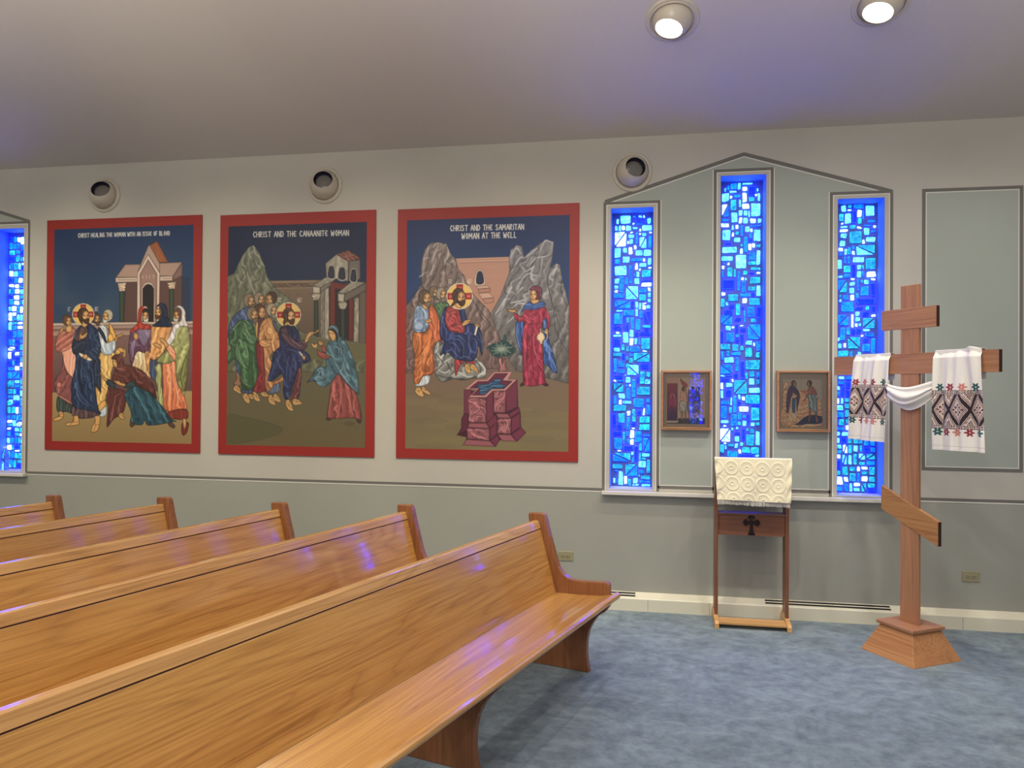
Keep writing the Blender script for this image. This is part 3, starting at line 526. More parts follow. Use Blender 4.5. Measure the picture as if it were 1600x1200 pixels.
    s.F(SK, [172, 585, 190, 572, 218, 580, 228, 610, 208, 648, 186, 628], sh=.6); s.F((60, 40, 34), [176, 578, 200, 568, 222, 580, 236, 625, 228, 650, 216, 600, 195, 580], sh=.3); s.KK((50, 30, 20), [[180, 596, 188, 594], [198, 598, 208, 598]], 1.1); s.K((150, 60, 44), [186, 628, 196, 630], 1)
    s.foot([66, 652, 90, 662, 105, 655, 108, 680, 95, 692, 75, 680]); s.foot([110, 655, 125, 642, 140, 650, 142, 668, 125, 672])
    s.frame(0, 0, 1)
    s.text('CHRIST AND THE CANAANITE WOMAN', 397, 362.6, 149, 8, -.016, lw=1.25)
    return s.finish()
def paint_samaritan(k):
    s = Painter(int(254*k), int(360*k), [(635.2, 344), (889.2, 337), (889.2, 706.5), (635.2, 700.1)])
    s.frame(610, 310, 2.858)
    s.F((16, 42, 96), [50, 60, 820, 60, 820, 700, 50, 700], sh=0, o=0, sm=False, g=(44, 80, 132))
    s.F((118, 96, 92), [50, 560, 820, 560, 820, 800, 50, 800], sh=0, o=0, sm=False); s.F((124, 100, 84), [50, 780, 820, 780, 820, 1150, 50, 1150], sh=0, o=0, sm=False, g=(132, 120, 80))
    for i in range(9): s.E((146, 134, 84), 90+(i*211) % 660, 900+i*26, 130, 26, sh=0, o=0, a=.22); s.E((96, 84, 72), 150+(i*157) % 600, 880+i*28, 90, 16, sh=0, o=0, a=.15)
    # city wall with a door
    s.F((186, 140, 122), [290, 268, 545, 262, 545, 520, 420, 520, 290, 420], sh=.15, sm=False, g=(176, 126, 108)); s.KK((222, 184, 166), [[300, 272, 535, 266], [310, 284, 532, 278]], 1, .8); s.K((140, 96, 86), [310, 290, 532, 284], .8, .8); s.KK((204, 160, 142), [[318, 330, 370, 328], [440, 350, 520, 345], [425, 310, 500, 306]], .7, .5)
    s.F((214, 190, 174), [376, 388, 380, 336, 398, 318, 416, 334, 422, 386], sh=.2); s.F((30, 34, 66), [384, 382, 386, 338, 399, 325, 412, 338, 416, 380], sh=.1)
    s.F((206, 164, 146), [380, 394, 432, 390, 446, 402, 390, 406], sh=0, sm=False); s.F((176, 126, 108), [390, 406, 446, 402, 446, 420, 394, 424], sh=.2, sm=False); s.F((206, 164, 146), [394, 426, 440, 422, 462, 444, 410, 450], sh=0, sm=False); s.F((176, 126, 108), [410, 450, 462, 444, 462, 466, 424, 472], sh=.2, sm=False)
    # hills
    s.F((124, 112, 110), [72, 480, 110, 430, 140, 380, 135, 300, 150, 230, 175, 200, 215, 194, 250, 205, 268, 245, 290, 270, 305, 320, 330, 345, 340, 380, 380, 440, 440, 500, 480, 570, 510, 640, 500, 760, 72, 780], sh=.2, o=.7, f=(105, 9, .5), sm=False, g=(112, 88, 86))
    s.KK((196, 192, 190), [[172, 210, 156, 250, 146, 270], [215, 200, 200, 240, 186, 280], [252, 215, 258, 250, 240, 300], [190, 220, 200, 205, 215, 200], [146, 275, 162, 265, 175, 268], [262, 292, 280, 280, 290, 300], [130, 350, 160, 330], [192, 300, 182, 340], [320, 350, 330, 390, 360, 430], [230, 235, 240, 210, 250, 206]], 2.6, .6)
    s.KK((56, 46, 52), [[175, 215, 165, 300, 150, 350, 130, 420], [235, 215, 215, 300, 190, 360, 130, 430], [265, 260, 245, 300, 250, 370], [300, 330, 290, 380], [330, 380, 370, 460, 430, 540, 490, 620], [380, 450, 400, 520, 450, 580], [80, 590, 120, 540, 140, 500], [72, 470, 110, 420, 150, 390]], 1.3, .7)
    s.F((130, 128, 134), [446, 520, 490, 440, 530, 330, 528, 270, 535, 232, 560, 210, 585, 215, 596, 262, 640, 222, 690, 186, 728, 196, 722, 262, 715, 310, 740, 292, 756, 300, 765, 360, 798, 480, 798, 830, 720, 810, 560, 770, 520, 700], sh=.2, o=.7, f=(112, 11, .5), sm=False, g=(96, 94, 92))
    s.KK((206, 210, 218), [[535, 268, 560, 225, 580, 250], [598, 268, 640, 235, 655, 225], [665, 240, 690, 192, 722, 205], [620, 300, 650, 270, 690, 262], [540, 330, 575, 270, 596, 268], [600, 330, 640, 310], [575, 380, 610, 340, 640, 345], [556, 430, 590, 400], [540, 468, 600, 456], [520, 560, 560, 520, 545, 500], [500, 480, 540, 400], [725, 345, 742, 300], [640, 300, 628, 340, 640, 380], [545, 490, 575, 470, 620, 480], [470, 520, 510, 450]], 2.4, .65)
    s.KK((52, 52, 66), [[596, 262, 575, 320, 540, 360, 500, 440], [660, 245, 640, 290, 600, 330], [722, 262, 712, 320, 700, 380, 720, 460, 750, 560, 780, 640], [765, 360, 762, 420, 796, 500], [530, 330, 560, 300], [620, 330, 580, 400, 556, 430, 500, 500, 460, 524], [700, 380, 730, 520, 740, 600, 798, 700]], 1.4, .65)
    # disciples
    s.frame(630, 440, 6.313)
    s.F((78, 112, 78), [310, 240, 350, 205, 440, 215, 450, 280, 380, 400, 350, 330], f=(85, 6, .55))
    s.head(316, 110, 52, 1, hair=(112, 98, 86), beard=(96, 84, 72), skin=(170, 124, 84)); s.head(388, 128, 56, 1, hair=(140, 132, 120), beard=(118, 108, 96), skin=(172, 126, 86))
    s.foot([128, 1060, 150, 1035, 185, 1050, 215, 1120, 205, 1138, 160, 1125, 124, 1085]); s.foot([190, 1040, 215, 1030, 240, 1060, 280, 1100, 270, 1118, 225, 1100, 192, 1075])
    s.F((186, 196, 206), [130, 1000, 180, 960, 205, 930, 268, 925, 268, 990, 225, 1020, 190, 1030, 135, 1030], f=(85, 4, .35))
    s.F((118, 144, 178), [140, 235, 200, 235, 250, 260, 262, 380, 240, 480, 160, 505, 108, 480, 98, 420, 115, 300], f=(80, 8, .55))
    s.E((140, 164, 196), 158, 440, 52, 44, sh=.6); s.KK((208, 220, 232), [[120, 300, 135, 260, 170, 250], [115, 420, 150, 400, 200, 410], [125, 460, 165, 425, 205, 430], [215, 290, 225, 340], [185, 270, 190, 330, 180, 370]], 1.6, .6)
    s.F((198, 112, 60), [252, 235, 300, 240, 340, 320, 368, 440, 375, 570, 318, 605, 300, 680, 310, 800, 300, 910, 205, 930, 170, 1000, 122, 1005, 106, 920, 118, 760, 98, 620, 105, 500, 180, 505, 240, 470, 262, 390], f=(100, 10, .55), g=(180, 96, 50))
    s.F((196, 100, 64), [300, 245, 340, 320, 368, 440, 375, 570, 330, 600, 300, 560, 280, 610, 290, 500, 255, 440, 255, 260], f=(85, 6, .5), o=.5)
    s.KK((240, 176, 120), [[250, 560, 200, 700, 160, 820], [230, 690, 180, 780, 150, 860], [210, 760, 170, 850, 140, 960], [270, 620, 230, 760, 190, 920], [280, 260, 290, 360, 330, 470], [130, 520, 150, 600, 120, 700], [240, 880, 280, 800, 290, 720]], 1.5, .55); s.KK((96, 42, 20), [[262, 560, 190, 690, 130, 760], [280, 640, 240, 760, 200, 880], [200, 800, 150, 860], [290, 800, 250, 860], [262, 250, 262, 360, 320, 470]], 1.4, .6)
    s.foot([225, 375, 255, 362, 280, 372, 282, 395, 240, 408, 222, 400])
    s.F(SK, [190, 230, 240, 200, 262, 230, 232, 276, 200, 262], sh=.6); s.head(228, 162, 66, 1, hair=(88, 72, 60), beard=(112, 98, 82), skin=(178, 130, 86))
    # rock seat and the seated figure
    s.F((122, 124, 122), [315, 640, 345, 590, 420, 620, 560, 700, 700, 740, 740, 760, 815, 830, 828, 900, 800, 950, 700, 955, 600, 975, 500, 960, 420, 990, 370, 980, 320, 900, 345, 850, 310, 700], f=(140, 10, .75))
    s.KK((214, 216, 210), [[325, 650, 350, 610, 340, 680, 320, 700], [330, 860, 400, 800, 470, 760], [350, 870, 420, 900, 480, 860], [480, 930, 560, 900, 620, 940], [740, 790, 800, 850, 800, 900, 740, 930], [760, 800, 815, 870, 790, 930], [340, 700, 380, 760, 350, 850], [600, 900, 640, 940, 700, 930]], 2.2, .75); s.KK((40, 42, 46), [[330, 910, 400, 940, 480, 950, 600, 965, 720, 950], [340, 740, 400, 800, 350, 850], [440, 800, 480, 880], [700, 760, 760, 830, 770, 900]], 2, .6)
    s.F((158, 52, 58), [512, 770, 560, 760, 640, 780, 715, 780, 690, 820, 620, 800, 570, 830, 530, 930, 516, 900], f=(80, 5, .55))
    s.foot([612, 820, 650, 815, 672, 870, 668, 912, 640, 900, 615, 865]); s.foot([668, 820, 710, 820, 752, 890, 745, 906, 700, 880, 668, 860])
    s.F((30, 42, 92), [420, 245, 380, 330, 362, 450, 370, 560, 405, 600, 370, 700, 372, 730, 410, 710, 402, 765, 440, 700, 480, 735, 520, 765, 600, 785, 680, 790, 730, 740, 745, 640, 780, 735, 790, 640, 772, 500, 750, 450, 700, 420, 640, 400, 610, 300, 590, 240, 560, 230, 480, 260], f=(70, 11, .65))
    s.KK((110, 136, 190), [[480, 560, 560, 580, 600, 640, 600, 740], [450, 600, 520, 620, 560, 700], [680, 560, 720, 580, 730, 660, 700, 740], [500, 540, 560, 540, 610, 590], [400, 340, 380, 440, 385, 540], [470, 640, 510, 700, 560, 750], [390, 640, 380, 700], [755, 500, 780, 600, 785, 700], [650, 600, 670, 680, 650, 760], [640, 440, 650, 500, 690, 520], [560, 760, 620, 740, 680, 770], [430, 690, 480, 670]], 1.5, .65)
    s.F((150, 52, 58), [440, 250, 480, 238, 545, 250, 560, 330, 600, 420, 610, 500, 530, 508, 450, 480, 418, 400, 420, 300], f=(60, 8, .6)); s.KK((226, 128, 122), [[440, 330, 490, 300, 520, 310], [450, 370, 500, 340, 520, 360], [470, 420, 540, 420, 590, 450], [480, 480, 540, 440, 600, 470], [450, 290, 500, 270]], 1.4, .6); s.K((60, 12, 24), [450, 470, 500, 420, 570, 425], 1.4, .7)
    s.F((34, 52, 104), [548, 240, 600, 262, 625, 360, 600, 410, 570, 380, 556, 300], f=(80, 5, .55), o=.5)
    s.foot([580, 420, 610, 385, 650, 375, 682, 378, 655, 398, 660, 408, 620, 432, 590, 440]); s.F((236, 228, 206), [722, 432, 748, 428, 720, 535, 700, 528], sh=.3, sm=False); s.foot([705, 430, 730, 416, 758, 432, 750, 458, 735, 440, 715, 448])
    s.halo(558, 146, 131)
    s.F(SK, [525, 205, 580, 210, 575, 265, 545, 262, 515, 240], sh=.6); s.head(562, 152, 68, 1, hair=(74, 50, 42), beard=(58, 40, 34), skin=(172, 126, 84)); s.F((74, 50, 42), [505, 150, 530, 100, 540, 170, 525, 210, 490, 245, 470, 240, 495, 200], f=(85, 3, .4))
    for x in (462, 655): s.KK((235, 230, 215), [[x-12, -2, x-12, 20], [x-16, -14, x+18, -14], [x+16, 0, x+3, 8, x+16, 20]], 1.1)
    s.K((235, 230, 215), [632, -2, 652, 20], 1.1)
    # the woman with the jar
    s.frame(780, 430, 6.316)
    s.F((44, 78, 146), [172, 460, 240, 440, 240, 700, 228, 800, 200, 740, 170, 640, 162, 540], f=(88, 5, .6)); s.F((44, 78, 146), [430, 340, 490, 400, 490, 620, 520, 720, 550, 830, 578, 960, 540, 962, 480, 900, 440, 870, 436, 740, 430, 600], f=(75, 7, .7)); s.KK((140, 170, 214), [[180, 480, 175, 600, 210, 740], [460, 660, 500, 760, 490, 840], [500, 800, 540, 870, 570, 950], [440, 420, 445, 520], [490, 700, 520, 760]], 1.5, .7)
    s.F((64, 30, 50), [212, 1080, 240, 1060, 255, 1085, 218, 1102], sh=.5); s.F((64, 30, 50), [430, 1075, 460, 1060, 492, 1095, 450, 1098], sh=.5)
    s.F((150, 40, 66), [250, 350, 300, 330, 400, 330, 450, 318, 500, 420, 490, 540, 465, 530, 468, 440, 425, 480, 430, 700, 440, 860, 458, 1040, 470, 1070, 400, 1090, 320, 1102, 240, 1080, 240, 1040, 232, 860, 225, 700, 232, 560, 245, 470, 190, 465, 150, 425, 145, 380, 165, 375, 210, 410, 240, 385], f=(88, 9, .55), g=(142, 34, 62))
    s.KK((226, 112, 134), [[270, 510, 255, 700, 262, 900], [360, 520, 340, 640, 360, 780], [300, 400, 330, 440, 390, 410], [260, 440, 300, 470], [350, 760, 380, 860, 440, 930], [170, 400, 200, 430, 240, 430], [340, 700, 370, 800, 430, 860], [470, 350, 485, 420], [300, 1000, 300, 900], [400, 560, 400, 690, 430, 760]], 1.5, .55); s.KK((70, 8, 34), [[290, 500, 280, 700, 290, 1040], [330, 540, 320, 760, 350, 1040], [345, 700, 365, 680], [350, 780, 390, 900, 450, 980], [250, 480, 300, 490, 380, 480], [310, 360, 340, 400, 380, 370]], 1.4, .6)
    s.F((62, 96, 164), [210, 375, 250, 300, 300, 262, 330, 290, 385, 270, 430, 265, 458, 300, 400, 335, 330, 348, 260, 345], f=(150, 6, .5)); s.E((50, 84, 156), 322, 338, 16, 18)
    s.F(SK, [312, 250, 370, 235, 395, 265, 345, 292, 315, 275], sh=.6); s.head(346, 195, 58, -1, hair=(96, 44, 62)); s.F((120, 62, 84), [292, 150, 320, 115, 370, 108, 415, 130, 420, 190, 405, 245, 385, 250, 395, 200, 370, 165, 330, 150], f=(20, 5, .5))
    s.foot([78, 345, 110, 340, 145, 345, 140, 315, 155, 330, 160, 370, 130, 372, 95, 362]); s.foot([450, 545, 475, 530, 488, 570, 470, 590, 448, 572])
    s.F((206, 176, 140), [396, 535, 420, 532, 416, 560, 440, 580, 455, 625, 432, 662, 432, 684, 398, 684, 398, 664, 372, 640, 372, 600, 400, 565], sh=.7); s.E((236, 214, 184), 402, 608, 14, 20, o=0, sh=0, a=.8); s.K((214, 190, 160), [420, 560, 450, 565, 478, 600, 465, 645, 440, 665], 1.2)
    # tree and well
    s.frame(700, 520, 6.314)
    s.F((150, 98, 98), [500, 240, 530, 250, 545, 300, 560, 250, 580, 270, 578, 330, 595, 378, 500, 380, 515, 330, 498, 280], sh=.6, f=(88, 4, .6))
    for an in range(0, 360, 17):
        c, d = math.cos(math.radians(an)), math.sin(math.radians(an)); L = 95+35*((an*7) % 5)/4
        for t in (.35, .6, .82, 1): s.E((38, 82, 82), 530+c*L*t, 165+d*L*.62*t, 17, 13, sh=.4, o=.4)
    s.E((38, 82, 82), 565, 60, 16, 42, sh=.4, o=.4)
    for an in range(0, 360, 15):
        c, d = math.cos(math.radians(an)), math.sin(math.radians(an)); L = 60+50*((an*3) % 7)/6; s.K((176, 190, 168), [530+c*12, 165+d*10, 530+c*L, 165+d*L*.66], .9, .8)
        s.K((24, 44, 60), [530+c*L*1.0, 165+d*L*.66, 530+c*(L+30), 165+d*(L+24)*.66], .8, .6)
    W1, W2, W3, W4 = (150, 84, 94), (112, 44, 68), (90, 30, 56), (196, 136, 134)
    s.F((70, 24, 46), [166, 562, 455, 600, 688, 470, 700, 740, 722, 790, 728, 930, 770, 985, 690, 1072, 520, 1060, 478, 1122, 160, 1106, 196, 1030, 100, 1008, 142, 940, 142, 850, 168, 800], sh=0, sm=False)
    s.F(W2, [165, 560, 240, 560, 240, 820, 165, 800], sh=.2, sm=False); s.F(W3, [140, 850, 170, 795, 210, 800, 210, 960, 95, 1012, 140, 940], sh=.3, sm=False)
    s.F(W4, [165, 560, 280, 462, 385, 460, 460, 385, 640, 385, 600, 460, 690, 460, 575, 575, 450, 575, 385, 640, 205, 640, 285, 560], sh=.15, sm=False)
    s.F((98, 36, 62), [215, 548, 300, 480, 400, 478, 470, 402, 600, 402, 545, 470, 645, 478, 560, 556, 440, 556, 370, 618, 240, 618, 312, 548], sh=.2, sm=False)
    s.F((40, 78, 118), [275, 535, 310, 510, 400, 505, 470, 455, 535, 460, 520, 505, 585, 520, 545, 552, 440, 556, 375, 605, 318, 605, 312, 548], sh=.2, f=(170, 4, .6), sm=False); s.KK((130, 170, 196), [[320, 525, 380, 520, 430, 510], [330, 570, 390, 560], [470, 475, 520, 470], [450, 525, 540, 520]], 1, .7)
    s.F(W2, [385, 640, 450, 575, 460, 840, 385, 888], sh=.25, sm=False); s.F(W2, [575, 575, 690, 460, 695, 735, 580, 790], sh=.25, sm=False)
    s.F(W1, [205, 640, 385, 640, 385, 888, 212, 882], sh=.3, sm=False, f=(40, 10, .6)); s.F(W1, [455, 575, 578, 575, 575, 790, 460, 790], sh=.3, sm=False, f=(130, 9, .6))
    s.F(W1, [215, 888, 390, 890, 420, 945, 205, 935], sh=.3, sm=False); s.F(W2, [390, 888, 480, 800, 500, 880, 420, 945], sh=.3, sm=False); s.F(W1, [480, 795, 600, 798, 625, 845, 500, 840], sh=.3, sm=False); s.F(W2, [600, 798, 710, 735, 720, 780, 625, 845], sh=.3, sm=False)
    s.F(W1, [198, 940, 420, 945, 420, 1062, 200, 1045], sh=.3, sm=False, f=(30, 9, .6)); s.F(W2, [420, 945, 492, 880, 495, 1000, 425, 1062], sh=.3, sm=False); s.F(W1, [495, 842, 630, 845, 628, 1000, 495, 995], sh=.3, sm=False, f=(120, 9, .6)); s.F(W2, [630, 845, 718, 785, 725, 930, 630, 1000], sh=.3, sm=False)
    s.F(W1, [190, 1048, 425, 1064, 480, 1125, 155, 1108], sh=.3, sm=False); s.F(W2, [425, 1064, 495, 1002, 522, 1060, 480, 1125], sh=.3, sm=False); s.F(W1, [495, 1000, 630, 1004, 690, 1075, 540, 1066], sh=.3, sm=False); s.F(W2, [630, 1004, 728, 930, 780, 985, 690, 1075], sh=.3, sm=False)
    for q in ([225, 660, 290, 655, 330, 700, 375, 720], [225, 740, 280, 700, 320, 730, 300, 770, 250, 800, 270, 830], [240, 780, 225, 860], [330, 660, 370, 690], [290, 870, 300, 830, 340, 830, 370, 870], [320, 760, 350, 790, 370, 830], [475, 600, 500, 640, 540, 600], [480, 680, 530, 660, 560, 700], [500, 770, 520, 720, 550, 760], [220, 970, 260, 960, 290, 1030], [320, 960, 370, 980, 400, 1040], [520, 860, 560, 880, 570, 920, 520, 900], [520, 950, 560, 940, 600, 990], [590, 860, 610, 960]): s.K((222, 166, 160), q, 1.5, .75); s.K((72, 18, 44), list(np.array(q)+6), 1, .6)
    s.frame(0, 0, 1)
    s.text('CHRIST AND THE SAMARITAN', 703, 352.8, 116, 8.2, -.015, lw=1.3); s.text('WOMAN AT THE WELL', 721, 365.2, 87, 8.4, -.02, lw=1.3)
    return s.finish()
def paint_icon_door():
    s = Painter(190, 240, [(0, 0), (100, 0), (100, 120), (0, 120)])
    # drawn on the framed area: x 0..100, y 0..120
    s.frame(-20, -12.5, 8.2)       # numbers below come from an enlargement of the picture
    s.frame(0, 0, 1); s.F((172, 148, 128), [-2, -2, 102, -2, 102, 122, -2, 122], sh=0, o=0, sm=False)
    T = lambda fl: [v for i in range(0, len(fl), 2) for v in ((fl[i]-160)/7.3, (fl[i+1]-110)/7.25)]
    s.F((196, 170, 140), T([205, 180, 830, 180, 830, 920, 205, 920]), sh=.1, o=.5, sm=False)
    s.F((206, 156, 128), T([220, 200, 400, 200, 400, 880, 220, 880]), sh=0, o=.3, sm=False)
    s.F((150, 44, 66), T([222, 280, 388, 280, 388, 868, 222, 868]), sh=.2, sm=False, g=(58, 20, 84))
    s.F((176, 40, 84), T([310, 350, 330, 440, 370, 520, 360, 700, 300, 640, 250, 700, 240, 540, 270, 450]), sh=.3, f=(85, 8, .4), o=.2, a=.8); s.K((214, 160, 150), T([275, 500, 285, 465, 310, 455, 335, 465, 340, 500]), 1.2); s.K((30, 12, 30), T([308, 480, 308, 510]), 1.6)
    s.F((226, 196, 160), T([215, 872, 405, 872, 405, 898, 215, 900]), sh=.1, sm=False); s.F((66, 56, 66), T([400, 830, 825, 822, 825, 915, 220, 915, 220, 904, 400, 900]), sh=.1, sm=False)
    s.F((168, 60, 74), T([428, 198, 470, 235, 520, 270, 545, 300, 540, 340, 460, 300]), sh=.3)
    for x, c, lo in ((490, (206, 146, 116), (176, 168, 150)), (610, (96, 74, 140), (120, 110, 150)), (700, (80, 66, 120), (116, 84, 92))):
        s.F(c, T([x-50, 400, x-20, 385, x+30, 400, x+45, 470, x+50, 560, x+20, 600, x-40, 580, x-60, 520]), f=(80, 4, .4)); s.F(lo, T([x-60, 560, x+40, 570, x+50, 640, x+20, 760, x-10, 720, x-40, 760, x-70, 680]), f=(80, 4, .5))
        s.F((186, 122, 92), T([x-40, 720, x-20, 720, x-15, 830, x+5, 850, x-40, 845]), sh=.5); s.F((186, 122, 92), T([x+20, 720, x+38, 720, x+40, 820, x+60, 840, x+20, 835]), sh=.5)
        h = T([x+5, 370]); s.head(h[0], h[1], 4.6, 1 if x < 600 else -1, hair=(80, 40, 50), skin=(180, 120, 90))
    return s.finish()
def paint_icon_desert():
    s = Painter(190, 240, [(0, 0), (100, 0), (100, 120), (0, 120)])
    s.F((168, 150, 130), [-2, -2, 102, -2, 102, 122, -2, 122], sh=0, o=0, sm=False)
    T = lambda fl: [v for i in range(0, len(fl), 2) for v in ((fl[i]-115)/7.6, (fl[i+1]-120)/7.45)]
    s.F((186, 172, 146), T([175, 215, 800, 215, 800, 960, 175, 960]), sh=.05, o=.4, sm=False); s.K((120, 108, 96), T([470, 190, 470, 380]), .8, .5)
    s.F((226, 168, 124), T([180, 420, 210, 380, 230, 360, 300, 380, 440, 400, 500, 365, 560, 400, 740, 520, 790, 600, 798, 900, 790, 955, 180, 955, 180, 600]), sh=.2, f=(170, 7, .45), o=.5); s.F((232, 172, 138), T([190, 320, 200, 270, 240, 262, 280, 290, 260, 340, 210, 380, 180, 370]), sh=.4)
    s.KK((160, 84, 72), [T([185, 760, 230, 780, 250, 800]), T([185, 820, 240, 840]), T([440, 620, 520, 600, 560, 560]), T([420, 760, 500, 770, 560, 740]), T([740, 640, 780, 660]), T([180, 690, 220, 700])], 1.3, .7)
    s.F((24, 48, 92), T([360, 940, 420, 910, 480, 850, 560, 800, 640, 780, 740, 790, 798, 810, 796, 900, 700, 925, 560, 925, 480, 940]), sh=.2)
    s.F((228, 176, 134), T([320, 480, 410, 480, 400, 880, 330, 890, 250, 885, 290, 700]), f=(88, 5, .4)); s.F((40, 84, 124), T([332, 500, 380, 500, 376, 730, 330, 730]), f=(88, 4, .4))
    s.F((66, 42, 88), T([320, 310, 360, 300, 400, 370, 440, 430, 445, 520, 425, 640, 400, 740, 392, 560, 360, 440, 320, 480, 300, 560, 270, 740, 240, 740, 240, 500, 270, 370]), f=(85, 5, .5)); s.F((222, 166, 126), T([320, 490, 350, 470, 410, 470, 390, 510, 340, 520]), sh=.5)
    h = T([362, 290]); s.head(h[0], h[1], 5.6, 1, hair=(88, 62, 72), beard=(150, 130, 120), skin=(170, 116, 90))
    s.F((156, 92, 84), T([590, 340, 640, 330, 690, 380, 715, 470, 600, 490, 570, 430]), f=(70, 5, .4)); s.F((186, 108, 84), T([560, 440, 590, 460, 560, 520, 500, 575, 490, 570, 530, 520]), sh=.5); s.F((196, 124, 96), T([450, 410, 520, 400, 590, 420, 570, 460, 500, 430]), sh=.5)
    s.F((124, 142, 140), T([570, 470, 710, 470, 725, 600, 722, 790, 680, 760, 640, 700, 600, 680, 575, 690, 590, 560]), f=(80, 6, .6)); s.F((166, 96, 82), T([600, 690, 622, 690, 610, 860, 590, 890, 555, 890, 580, 860]), sh=.5); s.F((166, 96, 82), T([690, 770, 712, 780, 738, 880, 710, 905, 700, 880]), sh=.5)
    h = T([590, 290]); s.head(h[0], h[1], 5.6, -1, hair=(70, 40, 54), skin=(166, 100, 84))
    return s.finish()
def paint_towel(k):
    """cross-stitch band on white linen, laid out in stitches 1.25 mm apart: 240 across, 450 down"""
    Wn, Hn = 200, 372; im = np.ones((Hn, Wn, 3))*np.array([238, 234, 226])/255.
    Y, X = np.mgrid[0:Hn, 0:Wn].astype(float); X = X*1.5+(0 if k else 20); Y = Y*1.5
    def put(mask, c): im[mask] = np.array(c)/255.
    z0, z1 = (250, 440) if k else (222, 415)
    z0 -= 20; z1 -= 10; zc = (z0+z1)/2; hh = (z1-z0)/2; per = 108 if k else 118
    blk, mar, wht, red, grn, pnk = (34, 20, 32), (112, 54, 50), (240, 232, 224), (150, 50, 66), (26, 92, 92), (206, 130, 122)
    band = (Y > z0) & (Y < z1); put(band, (206, 180, 168))
    dx = np.abs((X % per)-per/2)/(per/2); dy = np.abs(Y-zc)/hh; q = dx+dy         # diamond distance, 1 on the lattice
    d = np.abs(q-1)*hh*.5*per/math.hypot(per/2, hh)*2.1
    put(band & (d < 40), mar); put(band & (d < 33), wht); put(band & (d < 29), mar); put(band & (d < 21), wht); put(band & (d < 17), blk); put(band & (d < 4.5), (60, 40, 52))
    ins = band & (q < .58); put(ins, (226, 214, 204))
    cxm = (X % per)-per/2; cym = Y-zc
    for r_, c in ((1., mar), (.8, wht)): put(ins & (np.abs(cxm)+np.abs(cym) < 14*r_+4) , c)
    for sx in (-1, 1):
        for sy in (-1, 1): put(ins & (np.abs(cxm-sx*13)+np.abs(cym-sy*13) < 9), blk if (sx*sy > 0) else mar)
    for sx, sy in ((1, 0), (-1, 0), (0, 1), (0, -1)): put(ins & (np.abs(cxm-sx*24)+np.abs(cym-sy*26) < 8), blk)
    put(ins & (np.abs(cxm)+np.abs(cym) < 7), red)
    out = band & (q > 1.32); put(out, mar); put(out & (q > 1.42), wht); put(out & (q > 1.5), blk); put(out & (q > 1.62), mar); put(out & ((np.floor(X/4)+np.floor(Y/4)) % 3 == 0), (228, 214, 204))
    st_ = band & ((np.floor(X/3.2)+np.floor(Y/3.2)) % 4 == 0) & (q < .58); put(st_, (190, 160, 150))
    for zz in (z0-4, z0+9, z1-9, z1+4):
        l = np.abs(Y-zz) < 5; put(l, (220, 204, 196)); put(l & (np.abs(Y-zz) < 3) & ((X % 11) < 7.5), blk)
    n = 4 if k else 4
    cols = [grn, red, pnk, grn] if k else [red, pnk, red, grn]; cols2 = [grn, red, pnk, red, grn] if k else [grn, red, pnk, pnk, grn]
    Wt = 300.
    for row, zc_, cl in ((0, z0-24, cols), (1, z1+24, cols2)):
        for i, c in enumerate(cl):
            x = (i+.5)*Wt/len(cl)+(0 if k else 20); r = np.hypot(X-x, Y-zc_); a = np.arctan2(Y-zc_, X-x); put(r < 18.5+5.5*np.cos(6*a), c); put(r < 4.5, (214, 190, 170)); put((r > 8) & (r < 10) & (np.cos(6*a) > .2), (60, 30, 40))
    hem = np.abs(Y-(Hn*1.5-26)) < 1.6; put(hem, (206, 202, 196))
    return im
